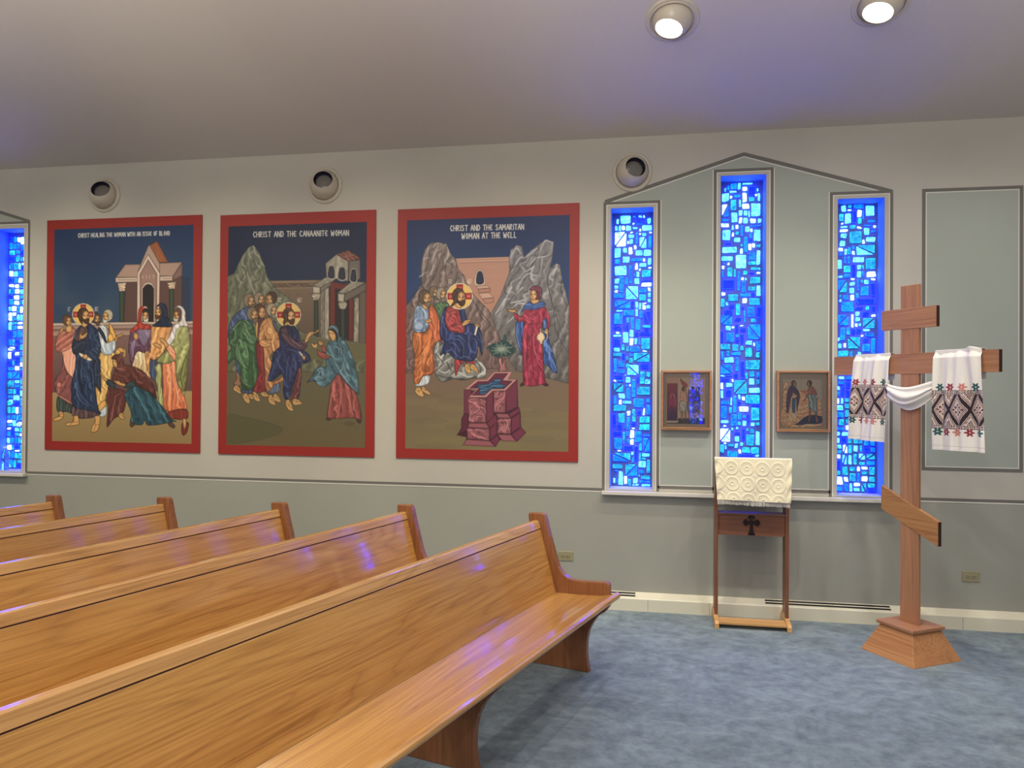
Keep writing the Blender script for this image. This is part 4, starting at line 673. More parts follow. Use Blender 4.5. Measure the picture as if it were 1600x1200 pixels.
# slabs of faceted glass in each window: left, bottom, right, top in mm from the foot of the opening, then the kind of glass (/ and n are split slabs)
GLASS_A = "34,2020,55,2060c;65,2020,146,2085c;159,2067,185,2082b;202,2063,231,2083c;238,2060,253,2084w;268,2016,297,2059c;185,2007,239,2020b;156,2010,174,2026w;176,2024,263,2062d;22,1968,46,2007c;50,1964,71,2007c;76,1971,103,2006w;109,1965,148,2007c;156,1978,198,1996c;229,1963,305,2005c;205,1959,224,1977w;285,1937,305,1958w;140,1946,163,1960w;23,1845,111,1960w/;127,1908,169,1937c;179,1864,200,1953b;229,1920,266,1948c;205,1932,223,1946w;210,1829,264,1915c/;280,1827,303,1926b;118,1863,132,1886w;134,1861,164,1902c;168,1820,190,1854w;129,1784,160,1841w;84,1796,119,1835c;23,1760,72,1834c;180,1770,238,1815c;243,1769,304,1816c;24,1710,67,1750b;84,1721,137,1768c;148,1728,232,1756b;236,1725,259,1750w;274,1700,302,1754c;177,1664,202,1717w;211,1683,264,1716c;279,1670,303,1687w;207,1652,224,1677w;24,1621,116,1697c;134,1560,159,1701b;168,1606,181,1633b;188,1608,212,1650c;229,1604,299,1663t;19,1559,58,1601c;61,1492,95,1615b;100,1549,129,1607b;173,1554,212,1601c;226,1569,304,1584d;226,1533,307,1565w;22,1519,54,1549c;22,1490,51,1512w;275,1495,299,1528w;210,1488,263,1524b;17,1448,101,1487b;110,1436,205,1540cn;213,1424,263,1477t;276,1449,298,1489c;276,1413,298,1442c;23,1366,145,1430b/;150,1399,176,1427d;150,1365,172,1392d;180,1369,207,1421c;209,1357,227,1411c;232,1398,266,1411w;232,1359,261,1396w;263,1364,298,1393c;41,1344,87,1359c;91,1311,174,1358b;179,1306,205,1365c;211,1293,242,1349b;247,1253,298,1348dn;18,1248,85,1331b;92,1255,106,1317d;114,1255,138,1301t;147,1210,175,1300b;184,1200,223,1288b;233,1217,301,1240t;17,1196,82,1235d/;92,1200,107,1245d;110,1192,136,1250d;253,1191,286,1211d;34,1171,63,1191w;14,1150,78,1168c;88,1102,132,1186c;138,1146,167,1205c;175,1149,209,1190d;214,1160,299,1188d;137,1082,171,1141w;174,1090,200,1139c;207,1087,224,1146b;229,1052,297,1140t;19,1072,70,1137d;78,1045,106,1092t;113,1038,137,1078t;142,1035,219,1078b;20,1035,67,1065c;239,1032,271,1047w;15,998,81,1028t;84,974,106,1028d;142,998,168,1028b;171,954,292,1028t/;137,949,167,988t;110,964,135,998t;18,877,45,984b;55,915,103,964b;113,905,140,944t;123,854,211,934cn;217,905,293,944d;55,865,104,903b;21,826,94,857d;104,848,120,860c;109,794,150,844c;195,795,216,846d;221,785,257,882t;266,841,298,880t;259,787,301,827c;16,801,43,821w;48,806,99,819b;21,725,95,794t/;109,762,131,787b;136,767,153,787w;158,687,189,824b;117,669,148,759b;197,704,298,766t;57,673,110,715c;18,633,43,697b;59,629,86,666w;88,634,159,661c;170,608,254,677b;267,645,296,678b;18,574,118,624t;270,552,299,631b;122,541,149,582w;159,497,188,593t;200,550,237,586d;244,547,261,601w;17,460,42,559d;58,489,109,562t;119,437,145,536b;216,488,295,540t;216,434,295,481t;155,463,193,492d;49,436,91,479d;101,442,116,469b;160,439,184,455w;19,392,88,423d;92,326,109,420t;114,387,140,424b;148,370,179,433w;184,340,238,424b;245,384,297,403b;26,288,88,374b;119,332,141,368b;146,320,176,364w;243,268,298,376b/;92,280,175,313d;182,196,209,321d;213,275,238,334t;50,264,81,279w;17,190,151,256bn;154,241,176,270c;215,204,234,262t;238,229,296,258c;237,206,267,224t;161,183,180,227b;13,136,93,170t;113,81,205,173t/;212,145,268,199c;273,107,301,210t;215,101,253,132b;30,111,59,129b;60,13,96,118c;100,19,128,80w;131,-5,158,61t;20,25,40,64c;45,25,59,52b;172,26,210,68c;212,75,228,95t;230,58,299,90t;220,31,270,52b;273,32,302,51b;167,-8,186,21c;189,-8,215,22c;235,-8,302,25c"
GLASS_B = "41,2238,57,2267c;61,2249,80,2285b;84,2255,134,2298b;137,2253,160,2303c;171,2282,245,2301c;171,2237,208,2273w;212,2199,270,2276d;274,2233,288,2257c;80,2226,131,2245c;80,2183,102,2207w;22,2162,76,2228c;108,2191,159,2217b;173,2155,204,2227w;216,2158,259,2194t;262,2196,280,2215w;284,2159,302,2219c;88,2095,131,2178t;144,2118,164,2176c;24,2049,76,2143w/;169,2105,223,2145w;233,2044,304,2143c;92,2004,138,2079c;146,2052,177,2098c;181,2051,210,2092c;216,2039,229,2092c;146,1995,174,2041w;178,1993,213,2040c;23,2013,77,2037b;227,1994,271,2030w;280,1996,310,2029c;17,1969,79,2000w;95,1946,111,1987c;122,1953,146,1988w;157,1901,181,1983b;229,1966,308,1981b;191,1929,225,1972c;229,1925,250,1955w;27,1872,87,1950c;124,1909,148,1937t;95,1898,114,1932w;253,1859,305,1946c;222,1885,246,1918b;221,1851,245,1875d;109,1855,159,1891c;184,1778,210,1897b;46,1839,91,1855d;158,1821,178,1844t;216,1793,239,1841w;243,1813,269,1846w;271,1812,305,1837t;28,1775,136,1823c;156,1766,180,1809w;216,1719,267,1779b;275,1682,306,1792c;21,1716,108,1752c;123,1656,203,1761c;217,1681,271,1711t;36,1691,52,1705b;65,1682,80,1704w;24,1651,47,1683w;235,1640,306,1665t;66,1594,101,1667t;109,1591,129,1657t;177,1607,212,1641t;135,1492,163,1637b;25,1589,40,1641b;223,1614,263,1627d;275,1609,306,1632w;166,1567,187,1593w;192,1568,208,1589c;231,1542,303,1594t;25,1501,120,1576d;171,1477,200,1564b;215,1487,268,1524t;276,1444,307,1528c;22,1452,53,1483w;72,1411,144,1468t;159,1445,233,1470b;241,1445,266,1476d;56,1380,74,1407c;18,1369,48,1434t;174,1394,209,1436w;222,1380,303,1433t;79,1360,121,1389d;128,1305,158,1396t;167,1348,188,1375d;209,1289,264,1371b;276,1279,310,1375d;47,1296,107,1349d;181,1252,200,1343b;19,1233,103,1311b/;121,1264,168,1290d;237,1249,276,1282t;53,1190,92,1231c;98,1204,120,1225w;123,1170,151,1238d;157,1221,184,1234w;157,1184,207,1213d;214,1126,308,1237bn;21,1103,42,1195d;60,1106,116,1177b;126,1137,153,1164t;124,1100,157,1131d;164,1090,190,1170d;201,1083,248,1117c;253,1071,270,1100w;275,1040,305,1112b;18,1047,92,1093t;105,1037,148,1091t;159,1040,187,1079t;22,969,42,1039b;59,1000,85,1041t;93,1006,165,1033b;196,990,248,1064t;270,988,303,1031t;164,991,185,1000c;46,949,117,993c;200,899,305,971t;18,867,106,940bn;123,887,154,991b;162,829,193,971d;114,834,151,872d;226,844,266,887t;278,839,303,882b;19,844,52,860c;56,846,106,858b;21,812,91,837d;197,829,219,879t;99,804,116,827w;225,786,264,837c;275,788,302,828t;118,716,211,820t/;58,765,108,800c;17,748,40,804w;57,699,101,747d;17,682,40,742c;223,724,304,763c;264,769,289,780c;147,674,168,712c;174,666,198,697w;203,643,303,713t;23,636,85,665b;91,632,105,690c;111,575,139,704b;142,633,170,666d;22,530,68,627b;79,569,105,619t;154,584,226,624w;240,520,301,617t;239,623,304,637d;93,474,139,565b;143,522,171,578b;209,487,232,569d;182,532,203,561b;20,494,80,519c;141,480,169,513t;180,477,208,515c;237,476,270,504c;274,480,303,507t;39,468,64,482w;17,357,92,458w/;97,441,115,466c;134,451,152,472c;175,369,199,463d;206,437,226,461t;230,424,265,458t;121,411,165,432d;125,359,158,403c;204,330,263,416t;273,333,302,440c;46,338,65,354w;53,300,69,331c;73,320,118,345t;125,309,149,349c;164,325,188,356c;17,270,49,338t;177,276,238,322t;242,272,302,323t;151,273,172,300w;70,243,142,291b;146,247,264,268d;273,245,301,268c"
GLASS_C = "61,2057,96,2108c;108,2083,134,2109t;144,2078,217,2109b;106,2060,134,2076w;227,2020,291,2098c;45,1989,76,2044t;84,1969,130,2045c;135,1968,168,2069d;173,2015,202,2068w;206,1996,219,2065b;175,1966,204,2009t;244,1972,296,1994b;61,1964,78,1978w;55,1941,107,1954c;118,1929,161,1960t;171,1928,202,1946w;218,1946,273,1959b;280,1931,303,1953w;51,1907,107,1931w;216,1886,256,1934c;55,1863,101,1897c;116,1823,201,1914t;268,1903,296,1918b;231,1832,297,1868c;203,1818,226,1849w;50,1802,90,1846c;42,1767,75,1795w;85,1740,102,1784c;106,1740,129,1798b;136,1780,155,1810b;134,1739,159,1770w;165,1737,292,1811cn;44,1736,71,1758b;39,1636,66,1708c;81,1679,98,1730b;104,1676,127,1729b;144,1684,220,1723c;228,1630,300,1716t;79,1609,127,1664t;136,1576,161,1675d;171,1631,201,1667c;205,1631,220,1666t;79,1570,125,1603b;39,1571,72,1593c;171,1572,200,1619c;207,1580,222,1621b;236,1575,300,1614w;39,1466,103,1557b/;129,1555,156,1571w;118,1510,158,1541c;264,1548,298,1567w;194,1535,213,1558t;219,1521,255,1557c;169,1477,188,1562b;118,1456,152,1502c;193,1438,250,1509b;264,1432,295,1533d;160,1423,185,1461t;74,1413,112,1448b;47,1424,64,1449t;122,1404,155,1449w;49,1392,66,1418c;165,1375,298,1418d;63,1326,149,1394b;229,1331,257,1369t;270,1311,295,1366d;157,1337,217,1357d;40,1224,113,1303b/;130,1208,149,1307w;160,1291,191,1325c;161,1250,193,1286c;204,1288,257,1321d;270,1285,299,1303w;212,1200,294,1276t/;159,1213,176,1241w;182,1213,201,1241c;213,1178,261,1197c;56,1115,92,1208b;99,1153,123,1211t;130,1155,159,1200d;166,1165,203,1200d;227,1139,289,1169b;199,1136,218,1154w;40,1107,54,1135c;109,1053,194,1140tn;213,1099,251,1129d;267,1018,296,1129b;41,1054,66,1094c;79,1060,99,1094w;207,1033,262,1088b;41,995,114,1041t;118,994,144,1035t;176,1002,201,1033c;41,937,114,982b;123,942,171,982t;180,921,219,987d;228,952,285,1002t;41,891,85,926t;95,881,166,932b;176,881,209,911w;219,891,294,942b"
# ---------------------------------------------------------------- the room
WY = 5.8
SL, YR = .4, -.1                                          # roof slope and the line of its ridge
def cz(y): return 3.52+SL*(WY-max(y, 2*YR-y))
X0, X1, Y0 = -8.6, 5.2, -6.0
WIN = [(-6.0, -5.376, .885, 3.0), (-.308, .008, .885, 2.99), (.491, .813, .885, 3.2), (1.302, 1.616, .885, 3.0)]
WIN[0] = (-5.692, -5.376, .885, 3.0)
f = MB().box(X0-.2, X1+.2, Y0-.2, WY+.2, -.1, 0).build('floor', M['carpet']); tag(f, kind='structure')
c = MB().prism([(Y0-.2, cz(Y0-.2)), (YR, cz(YR)), (WY+.25, cz(WY+.25)), (WY+.25, cz(WY+.25)+.14), (YR, cz(YR)+.14), (Y0-.2, cz(Y0-.2)+.14)], X0-.2, X1+.2, 'x').build('ceiling', M['ceiling']); tag(c, kind='structure')
w = MB(); xs = [X0]
for a, b, z0, z1 in WIN: xs += [a, b]
xs.append(X1)
for i in range(len(xs)-1):
    a, b = xs[i], xs[i+1]
    if i % 2 == 0: w.box(a, b, WY, WY+.22, .876, 3.56); w.box(a, b, WY, WY+.22, 0, .876, 1)
    else:
        z0, z1 = WIN[i//2][2:]; w.box(a, b, WY, WY+.22, .876, z0); w.box(a, b, WY, WY+.22, 0, .876, 1); w.box(a, b, WY, WY+.22, z1, 3.56)
tag(w.build('wall_back', [M['wall'], M['lower']]), kind='structure')
tag(MB().box(X0-.2, X0, Y0, WY+.2, 0, 6.0).build('wall_left', M['far']), kind='structure')
tag(MB().box(X1, X1+.2, Y0, WY+.2, 0, 6.0).build('wall_right', M['far']), kind='structure')
FW = [(.82, 1.14, .885, 3.1)]
w = MB(); a, b, z0, z1 = FW[0]
w.box(X0-.2, a, Y0-.2, Y0, 0, 3.6); w.box(b, X1+.2, Y0-.2, Y0, 0, 3.6); w.box(a, b, Y0-.2, Y0, 0, z0); w.box(a, b, Y0-.2, Y0, z1, 3.6)
tag(w.build('wall_front', M['far']), kind='structure')

# painted lines and panels on the wall
tn = [0]
def trim(mb, mat, **k):
    tn[0] += 1; return tag(mb.build('trim_%d' % tn[0], mat, **k), kind='structure')
def strip(mb, pts, wd, y, th=.0012, closed=False, m=0):
    P = [Vector(p) for p in pts]; n = len(P); out = []
    for i in range(n):
        d1 = (P[i]-P[i-1]).normalized() if (i or closed) else (P[1]-P[0]).normalized()
        d2 = (P[(i+1) % n]-P[i]).normalized() if (i < n-1 or closed) else d1
        if not i and not closed: d1 = d2
        n1 = Vector((-d1.y, d1.x)); n2 = Vector((-d2.y, d2.x)); q = (n1+n2).normalized(); q = q/max(.3, q.dot(n1)); out.append((P[i]+q*wd/2, P[i]-q*wd/2))
    for i in range(n if closed else n-1):
        a, b = out[i], out[(i+1) % n]; mb.prism([a[0], b[0], b[1], a[1]], y-th, y, 'y', m)
    return mb
def offs(pts, d):                                       # shift of a closed or open line to its left
    P = [Vector(p) for p in pts]; out = []
    for i in range(len(P)):
        d1 = (P[i]-P[i-1]).normalized() if i else (P[1]-P[0]).normalized(); d2 = (P[i+1]-P[i]).normalized() if i < len(P)-1 else d1
        n1 = Vector((-d1.y, d1.x)); n2 = Vector((-d2.y, d2.x)); q = (n1+n2).normalized(); q = q/max(.3, q.dot(n1)); out.append(P[i]+q*d)
    return [tuple(p) for p in out]
def gable(x, xc, span, za, zs): return za-abs(x-xc)/span*(za-zs)
GL, GR, GC, ZA, ZS = -.352, 1.661, .655, 3.352, 3.04
fr = [(-.352, .048, 3.027), (.452, .852, 3.236), (1.258, 1.66, 3.038)]
def gz(x): return ZA-abs(x-GC)/(GR-GC)*(ZA-ZS)
segs = [(-.345, .048, 3.03), (.048, .452, .905), (.452, .852, 3.236), (.852, 1.258, .905), (1.258, 1.655, 3.04)]
pm = MB()
for a, b, z in segs:
    top = [(b, gz(b))]+([(GC, ZA)] if a < GC < b else [])+[(a, gz(a))]
    pm.prism([(a, z), (b, z)]+top, WY-.0008, WY, 'y')
trim(pm, M['panel'])
gb = strip(MB(), [(GL, ZS), (GC, ZA), (GR, ZS)], .026, WY-.0008); strip(gb, [(GL+.03, ZS-.012), (GC, ZA-.02), (GR-.03, ZS-.012)], .006, WY-.001, m=1); trim(gb, [M['line'], M['white']])
for i, (a, b, z) in enumerate(fr):
    bz = .875
    t = strip(MB(), [(a, bz), (a, z), (b, z), (b, bz)], .021, WY-.0012)
    strip(t, [(a+.014, bz), (a+.014, z-.014), (b-.014, z-.014), (b-.014, bz)], .007, WY-.0014, m=1)
    if i < 2: strip(t, [(b+.014, .93), (b+.014, z+.012)], .006, WY-.0014, m=1)
    if i > 0: strip(t, [(a-.014, .93), (a-.014, z+.012)], .006, WY-.0014, m=1)
    trim(t, [M['line'], M['white']])
t = MB()
for a, b in ((.048, .452), (.852, 1.258)): strip(t, [(a, .908), (b, .908)], .02, WY-.0012); strip(t, [(a+.01, .922), (b-.01, .922)], .006, WY-.0014, m=1)
trim(t, [M['line'], M['white']])
t = MB().prism([(1.871, 1.09), (2.491, 1.09), (2.491, 3.036), (1.871, 3.036)], WY-.0008, WY, 'y'); trim(t, M['panel'])
t = MB(); sq = [(1.871, 1.09), (2.491, 1.09), (2.491, 3.036), (1.871, 3.036)]; strip(t, sq, .023, WY-.0008, closed=True)
sq = [(1.886, 1.105), (2.476, 1.105), (2.476, 3.021), (1.886, 3.021)]; strip(t, sq, .006, WY-.001, closed=True, m=1); trim(t, [M['line'], M['white']])
t = MB(); strip(t, [(-5.322, .878), (-.352, .878)], .019, WY-.0008); strip(t, [(-5.322, .862), (-.352, .862)], .008, WY-.001, m=1)
strip(t, [(1.66, .878), (X1, .878)], .019, WY-.0008); strip(t, [(1.66, .862), (X1, .862)], .008, WY-.001, m=1); trim(t, [M['line'], M['white']])
# the left window's own frame and gable
t = strip(MB(), [(-5.325, .87), (-5.325, 3.048), (-5.743, 3.048), (-5.743, .87)], .021, WY-.0012); strip(t, [(-5.339, .87), (-5.339, 3.034), (-5.729, 3.034), (-5.729, .87)], .007, WY-.0014, m=1)
strip(t, [(-5.322, 3.055), (-6.33, 3.367), (-7.33, 3.055)], .026, WY-.0008); trim(t, [M['line'], M['white']])
t = MB().prism([(-5.34, 3.058), (-5.743, 3.06), (-6.33, 3.36), (-6.33, 3.367)], WY-.0006, WY, 'y'); trim(t, M['panel'])
# sills
for a, b in ((-.362, 1.672), (-7.3, -5.312)):
    t = MB().box(a, b, WY-.05, WY, .845, .872)
    trim(t, M['marble'], bevel=.003)
# low heating cover along the foot of the wall
t = MB().prism([(WY, 0), (WY-.07, 0), (WY-.07, .088), (WY-.064, .096), (WY, .124)], X0, X1, 'x')
t.box(.42, .423, WY-.0712, WY-.07, 0, .088, 1); t.box(-.02, -.017, WY-.0712, WY-.07, 0, .088, 1); t.box(2.1, 2.103, WY-.0712, WY-.07, 0, .088, 1)
bb = t.build('baseboard_back', [M['cream'], M['lower']]); tag(bb, kind='structure')
for a, b, lab in ((.80, 1.66, 'long slotted heating grille in the cream baseboard behind the wooden cross'), (-.62, -.10, 'short slotted heating grille in the cream baseboard beside the front pew')):
    g = thing('heating_grille', lab, 'grille', ((a+b)/2, WY-.033, .1096), 0); g.rotation_euler = (math.atan2(.028, .064), 0, 0)
    h = (b-a)/2
    MB().box(-h, h, -.028, .030, -.001, .0015).build('grille_plate', M['cream'], g)
    for yy in (-.013, .016): MB().box(-h+.01, h-.01, yy-.009, yy+.009, .0012, .0022).build('slot', M['black'], g)

# ---------------------------------------------------------------- slab glass windows
RAD = {'w': (1.3, 2.6, 12.), 'c': (.22, 1.4, 8.), 't': (.015, .5, 1.1), 'b': (.0, .27, 9.), 'd': (.0, .02, 36.)}
def parse(st):
    out = []
    for it in st.split(';'):
        sp = it[-1] if it[-1] in '/n' else ''; body = it[:-1] if sp else it; a = [int(v) for v in body[:-1].split(',')]; out.append((a, body[-1], sp))
    return out
def scatter(rng, w, z0, z1, top):
    """slabs laid at random, for the places the windows are hidden or out of sight"""
    out = []
    def cut(a, b, c, d):
        ww, hh = c-a, d-b
        if (ww > 85 or hh > 95 or ww*hh > 3600 and rng.random() < .75) and (ww > 44 or hh > 44):
            if ww*1.15 > hh and ww > 40 or hh < 40: x = a+ww*rng.uniform(.35, .65); cut(a, b, x, d); cut(x, b, c, d)
            else: y = b+hh*rng.uniform(.35, .65); cut(a, b, c, y); cut(a, y, c, d)
        else:
            h = (b+d)/2/top; k = rng.random()
            kind = ('w' if k < .12+.2*h else 'c' if k < .3+.25*h else 't' if k < .7-.1*h else 'b' if k < .88 else 'd')
            out.append(([round(a+5), round(b+5), round(c-5), round(d-5)], kind, rng.choice(['', '', '', '', '/', 'n']) if ww*hh > 3000 else ''))
    cut(12, z0, w-12, z1); return out
def window(n, x0, x1, z0, z1, items, face=-1, y=None):
    y = WY+.17 if y is None else y; wmm, hmm = (x1-x0)*1000, (z1-z0)*1000
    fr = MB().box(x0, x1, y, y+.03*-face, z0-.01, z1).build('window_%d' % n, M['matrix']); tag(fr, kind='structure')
    ya, yb = sorted((y-face*-.001, (WY if face < 0 else Y0)+.002*face*-1))
    MB().box(x0, x0+.002, ya, yb, z0, z1).box(x1-.002, x1, ya, yb, z0, z1).box(x0, x1, ya, yb, z1-.002, z1).build('reveal_glow_lining', M['reveal_glow'], fr)  # thin lining tinted blue as if lit by the slabs
    rng = random.Random(40+n); vs = []; fs = []; cs = []
    def slab(poly, kind):
        k = np.array(RAD[kind])*(rng.uniform(.75, 1.25)); cxm = sum(p[0] for p in poly)/len(poly); czm = sum(p[1] for p in poly)/len(poly)
        q = []                                           # chipped corners
        m_ = len(poly)
        for i in range(m_):
            a, b, c = Vector(poly[i-1]), Vector(poly[i]), Vector(poly[(i+1) % m_]); r = min(rng.uniform(3, 8), (a-b).length*.3, (c-b).length*.3); j = Vector((rng.uniform(-1.6, 1.6), rng.uniform(-1.6, 1.6)))
            q += [b+(a-b).normalized()*r+j, b+j*.4+((a-b).normalized()+(c-b).normalized())*r*.22, b+(c-b).normalized()*r+j]
        base = len(vs); m2 = len(q)
        for dy, sh in ((0, 1.), (.008, 1.), (.0125, .86)):
            for p in q: vs.append((x0+(cxm+(p[0]-cxm)*sh)/1000, y+face*dy, z0+(czm+(p[1]-czm)*sh)/1000))
        fs.append(tuple(range(base+2*m2, base+3*m2))); cs.append(k)
        rim = k*1.25+np.array([.02, .08, .1])
        for L in (0, 1):
            for i in range(m2): fs.append((base+L*m2+i, base+L*m2+(i+1) % m2, base+(L+1)*m2+(i+1) % m2, base+(L+1)*m2+i)); cs.append(rim if L else k*.8)
    for (a, b, c, d), kind, sp in items:
        a, c = max(a, 4)+3, min(c, wmm-4)-3; b, d = max(b, 4)+3, min(d, hmm-4)-3
        if c-a < 6 or d-b < 6: continue
        j = lambda: rng.uniform(-2.5, 2.5)
        P = [(a+j(), b+j()), (c+j(), b+j()), (c+j(), d+j()), (a+j(), d+j())]
        if sp:
            g = 4.5; kk = rng.choice(['same', 'same', 'other']); k2 = kind if kk == 'same' else rng.choice('ctb')
            if sp == '/': T = [[(a, b+2*g), (c-2*g, d), (a, d)], [(a+2*g, b), (c, b), (c, d-2*g)]]
            else: T = [[(a, b), (c-2*g, b), (a, d-2*g)], [(a+2*g, d), (c, b+2*g), (c, d)]]
            slab(T[0], kind); slab(T[1], k2)
        else: slab(P, kind)
    # arched dark corner pieces at the head
    me = bpy.data.meshes.new('glass'); me.from_pydata(vs, [], fs); me.update()
    at = me.color_attributes.new('glow', 'FLOAT_COLOR', 'CORNER'); arr = np.zeros((len(me.loops), 4), np.float32); arr[:, 3] = 1
    for p, cc in zip(me.polygons, cs): arr[p.loop_start:p.loop_start+p.loop_total, :3] = cc
    at.data.foreach_set('color', arr.reshape(-1)); me.materials.append(M['glass']); o = link(bpy.data.objects.new('glass', me), fr)
    return fr
rg = random.Random(3)
GA = parse(GLASS_A); GB = parse(GLASS_B)+scatter(rg, 322, 6, 240, 2300); GC_ = [g for g in parse(GLASS_C) if g[0][1] > 855]+scatter(rg, 314, 6, 858, 2100)
window(1, *WIN[0], scatter(random.Random(8), 316, 6, 2080, 2100))
window(2, *WIN[1], GA); window(3, *WIN[2], GB); window(4, *WIN[3], GC_)
window(5, *FW[0], scatter(random.Random(5), 320, 6, 2200, 2200), face=1, y=Y0-.12)
# ---------------------------------------------------------------- murals
LABELS = [('red-bordered mural of a kneeling woman reaching for a haloed man', paint_healing, (-5.138, -3.672, 1.08, 3.055), (-5.066, -3.748, 1.155, 2.974)),
          ('large red-bordered mural of a haloed man in blue facing a woman in a blue veil', paint_canaanite, (-3.506, -2.158, 1.078, 3.044), (-3.433, -2.233, 1.153, 2.949)),
          ('large red-bordered mural of a seated haloed man beside a cross-shaped stone well', paint_samaritan, (-1.977, -.543, 1.079, 3.038), (-1.901, -.616, 1.155, 2.949))]
def tone(im, sat=1., gain=1.):
    g = im.mean(-1, keepdims=True); return np.clip((g+(im-g)*sat)*gain, 0, 1)
for lab, fn, (a, b, z0, z1), (c, d, y0, y1) in LABELS:
    t = thing('mural', lab, 'mural', ((a+b)/2, WY-.008, z0), 0)
    cx = (a+b)/2; f = MB()
    for q in ((a, b, z0, y0), (a, b, y1, z1), (a, c, y0, y1), (d, b, y0, y1)): f.box(q[0]-cx, q[1]-cx, -.002, .006, q[2]-z0, q[3]-z0)
    f.build('painted_border', M['red'], t)
    im = tone(fn(1.5), *{0: (.95, .98), 1: (.86, .9), 2: (.9, .95)}[LABELS.index((lab, fn, (a, b, z0, z1), (c, d, y0, y1)))])
    h, w, _ = im.shape; X, Z = np.meshgrid(np.linspace(c-cx-.001, d-cx+.001, w), np.linspace(y1-z0+.001, y0-z0-.001, h))
    grid_mesh('painted_scene', np.stack([X, np.full_like(X, -.0015), Z], -1), M['canvas'], t, lin(im), smooth=False)

# ---------------------------------------------------------------- the two small framed icons
def icon(x, z0, z1, wd, lab, fn):
    t = thing('framed_icon', lab, 'picture', (x, WY-.001, z0)); h = z1-z0; hw = wd/2; D = .05
    fr = MB(); b = .016
    for q in ((-hw, hw, 0, b), (-hw, hw, h-b, h), (-hw, -hw+b, b, h-b), (hw-b, hw, b, h-b)): fr.box(q[0], q[1], -D, 0, q[2], q[3])
    fr.build('frame', M['red_x'], t, bevel=.003)
    MB().box(-hw+b, hw-b, -D-.004, -.012, b, b+.004).build('frame_lip', M['lightoak'], t)
    im = tone(fn(), .9, 1.12); n, w, _ = im.shape; X, Z = np.meshgrid(np.linspace(-hw+b, hw-b, w), np.linspace(h-b, b, n))
    grid_mesh('painted_panel', np.stack([X, np.full_like(X, -.02), Z], -1), M['icon'], t, lin(im), smooth=False)
    MB().box(-hw+b, hw-b, -.0385, -.0365, b, h-b).build('glass_pane', M['pane'], t)
    return t
m = Mat('picture glass', (1, 1, 1, 1), .03)
tr = m.node('ShaderNodeBsdfTransparent'); gl = m.node('ShaderNodeBsdfGlossy'); gl.inputs['Roughness'].default_value = .01; fz = m.node('ShaderNodeFresnel'); fz.inputs['IOR'].default_value = 1.55; mx = m.node('ShaderNodeMixShader')
m.l.new(fz.outputs[0], mx.inputs[0]); m.l.new(tr.outputs[0], mx.inputs[1]); m.l.new(gl.outputs[0], mx.inputs[2]); m.l.new(mx.outputs[0], m.n['Material Output'].inputs[0]); M['pane'] = m.m
icon(.25, 1.334, 1.771, .362, 'small framed icon of standing men beside a dark red doorway, left of the middle window', paint_icon_door)
icon(1.065, 1.334, 1.772, .362, 'small framed icon of a monk and a bare-chested figure, right of the middle window', paint_icon_desert)

# ---------------------------------------------------------------- eyeball lamps
def eyeball(loc, rot, aim, lab, lit, group=None, r=.118):
    """ring and ball; local +z points out of the surface, aim is the direction of the opening in the same frame"""
    t = thing('eyeball_lamp', lab, 'lamp', loc, 0, group); t.rotation_euler = rot
    MB().lathe([(.118, .0), (.119, .012), (.123, .016), (.128, .014), (.131, .007), (.137, .011), (.143, .009), (.147, .002), (.148, 0)], 64).build('trim_ring', M['fixture'], t, smooth=True)
    MB().lathe([(.1, -.004), (.119, -.004), (.119, .001)], 48).build('gap_shadow_ring', M['black'], t)
    o = .078; zc = math.sqrt(r*r-o*o); prof = [(r*math.sin(a), r*math.cos(a)) for a in np.linspace(math.pi*.62, math.asin(o/r), 22)]
    q = Vector(aim).normalized().to_track_quat('Z', 'Y').to_euler(); off = (0, 0, -.03 if lit else .006)
    b = MB().lathe([(p[0]*.985, p[1]*.985) for p in prof]+[(o-.002, zc), (o-.003, zc-.004)], 64).build('ball_housing', M['fixture'], t, smooth=True, loc=off, rot=q)
    inn = MB().lathe([(o-.0035, zc-.002), (o-.006, zc-.048), (.001, zc-.048)], 48).build('inner_baffle', M['fixture'] if lit else M['baffle'], t, smooth=True, loc=off, rot=q)
    d = .012 if lit else .042
    MB().lathe([(.0005, zc-d+.006), (.03, zc-d+.005), (.055, zc-d+.002), (.064, zc-d-.001)], 48).build('lamp_lens', M['lit'] if lit else M['lens'], t, smooth=True, loc=off, rot=q)
    if lit: lamp('lamp_light', 'SPOT', Vector(loc)+Vector((0, -.0, 0))+t.rotation_euler.to_matrix()@(Vector(aim).normalized()*.115+Vector(off)), 75, (1, .9, .7), None, .05, 120, .6).rotation_euler = (t.rotation_euler.to_matrix()@Vector(aim)).to_track_quat('-Z', 'Y').to_euler()
    return t
M['baffle'] = Mat('dark blue baffle', (.008, .009, .03, 1), .35).m
RW = (math.pi/2, 0, 0)                                   # local z -> -y (out of the wall), local y -> up
eyeball((-4.588, WY-.002, 3.255), RW, (.27, .367, .891), 'unlit white eyeball lamp on the wall above the leftmost mural', False)
eyeball((-2.594, WY-.002, 3.255), RW, (.23, .291, .929), 'unlit white eyeball lamp on the wall above the middle mural', False)
eyeball((-.15, WY-.002, 3.255), RW, (.317, .155, .94), 'unlit white eyeball lamp on the wall above the leftmost of three windows', False)
tilt = math.atan(SL)
RC = (math.pi-tilt, 0, 0)
LY = 4.82
for x, lab in ((.115, 'glowing eyeball lamp in the ceiling above the middle window'), (1.32, 'glowing eyeball lamp in the ceiling above the right window and cross')):
    R_ = Matrix.Rotation(RC[0], 3, 'X'); aimw = Vector((-.22, -.25, -.94)); eyeball((x, LY, cz(LY)), RC, R_.inverted()@aimw, lab, True).scale = (1.13,)*3

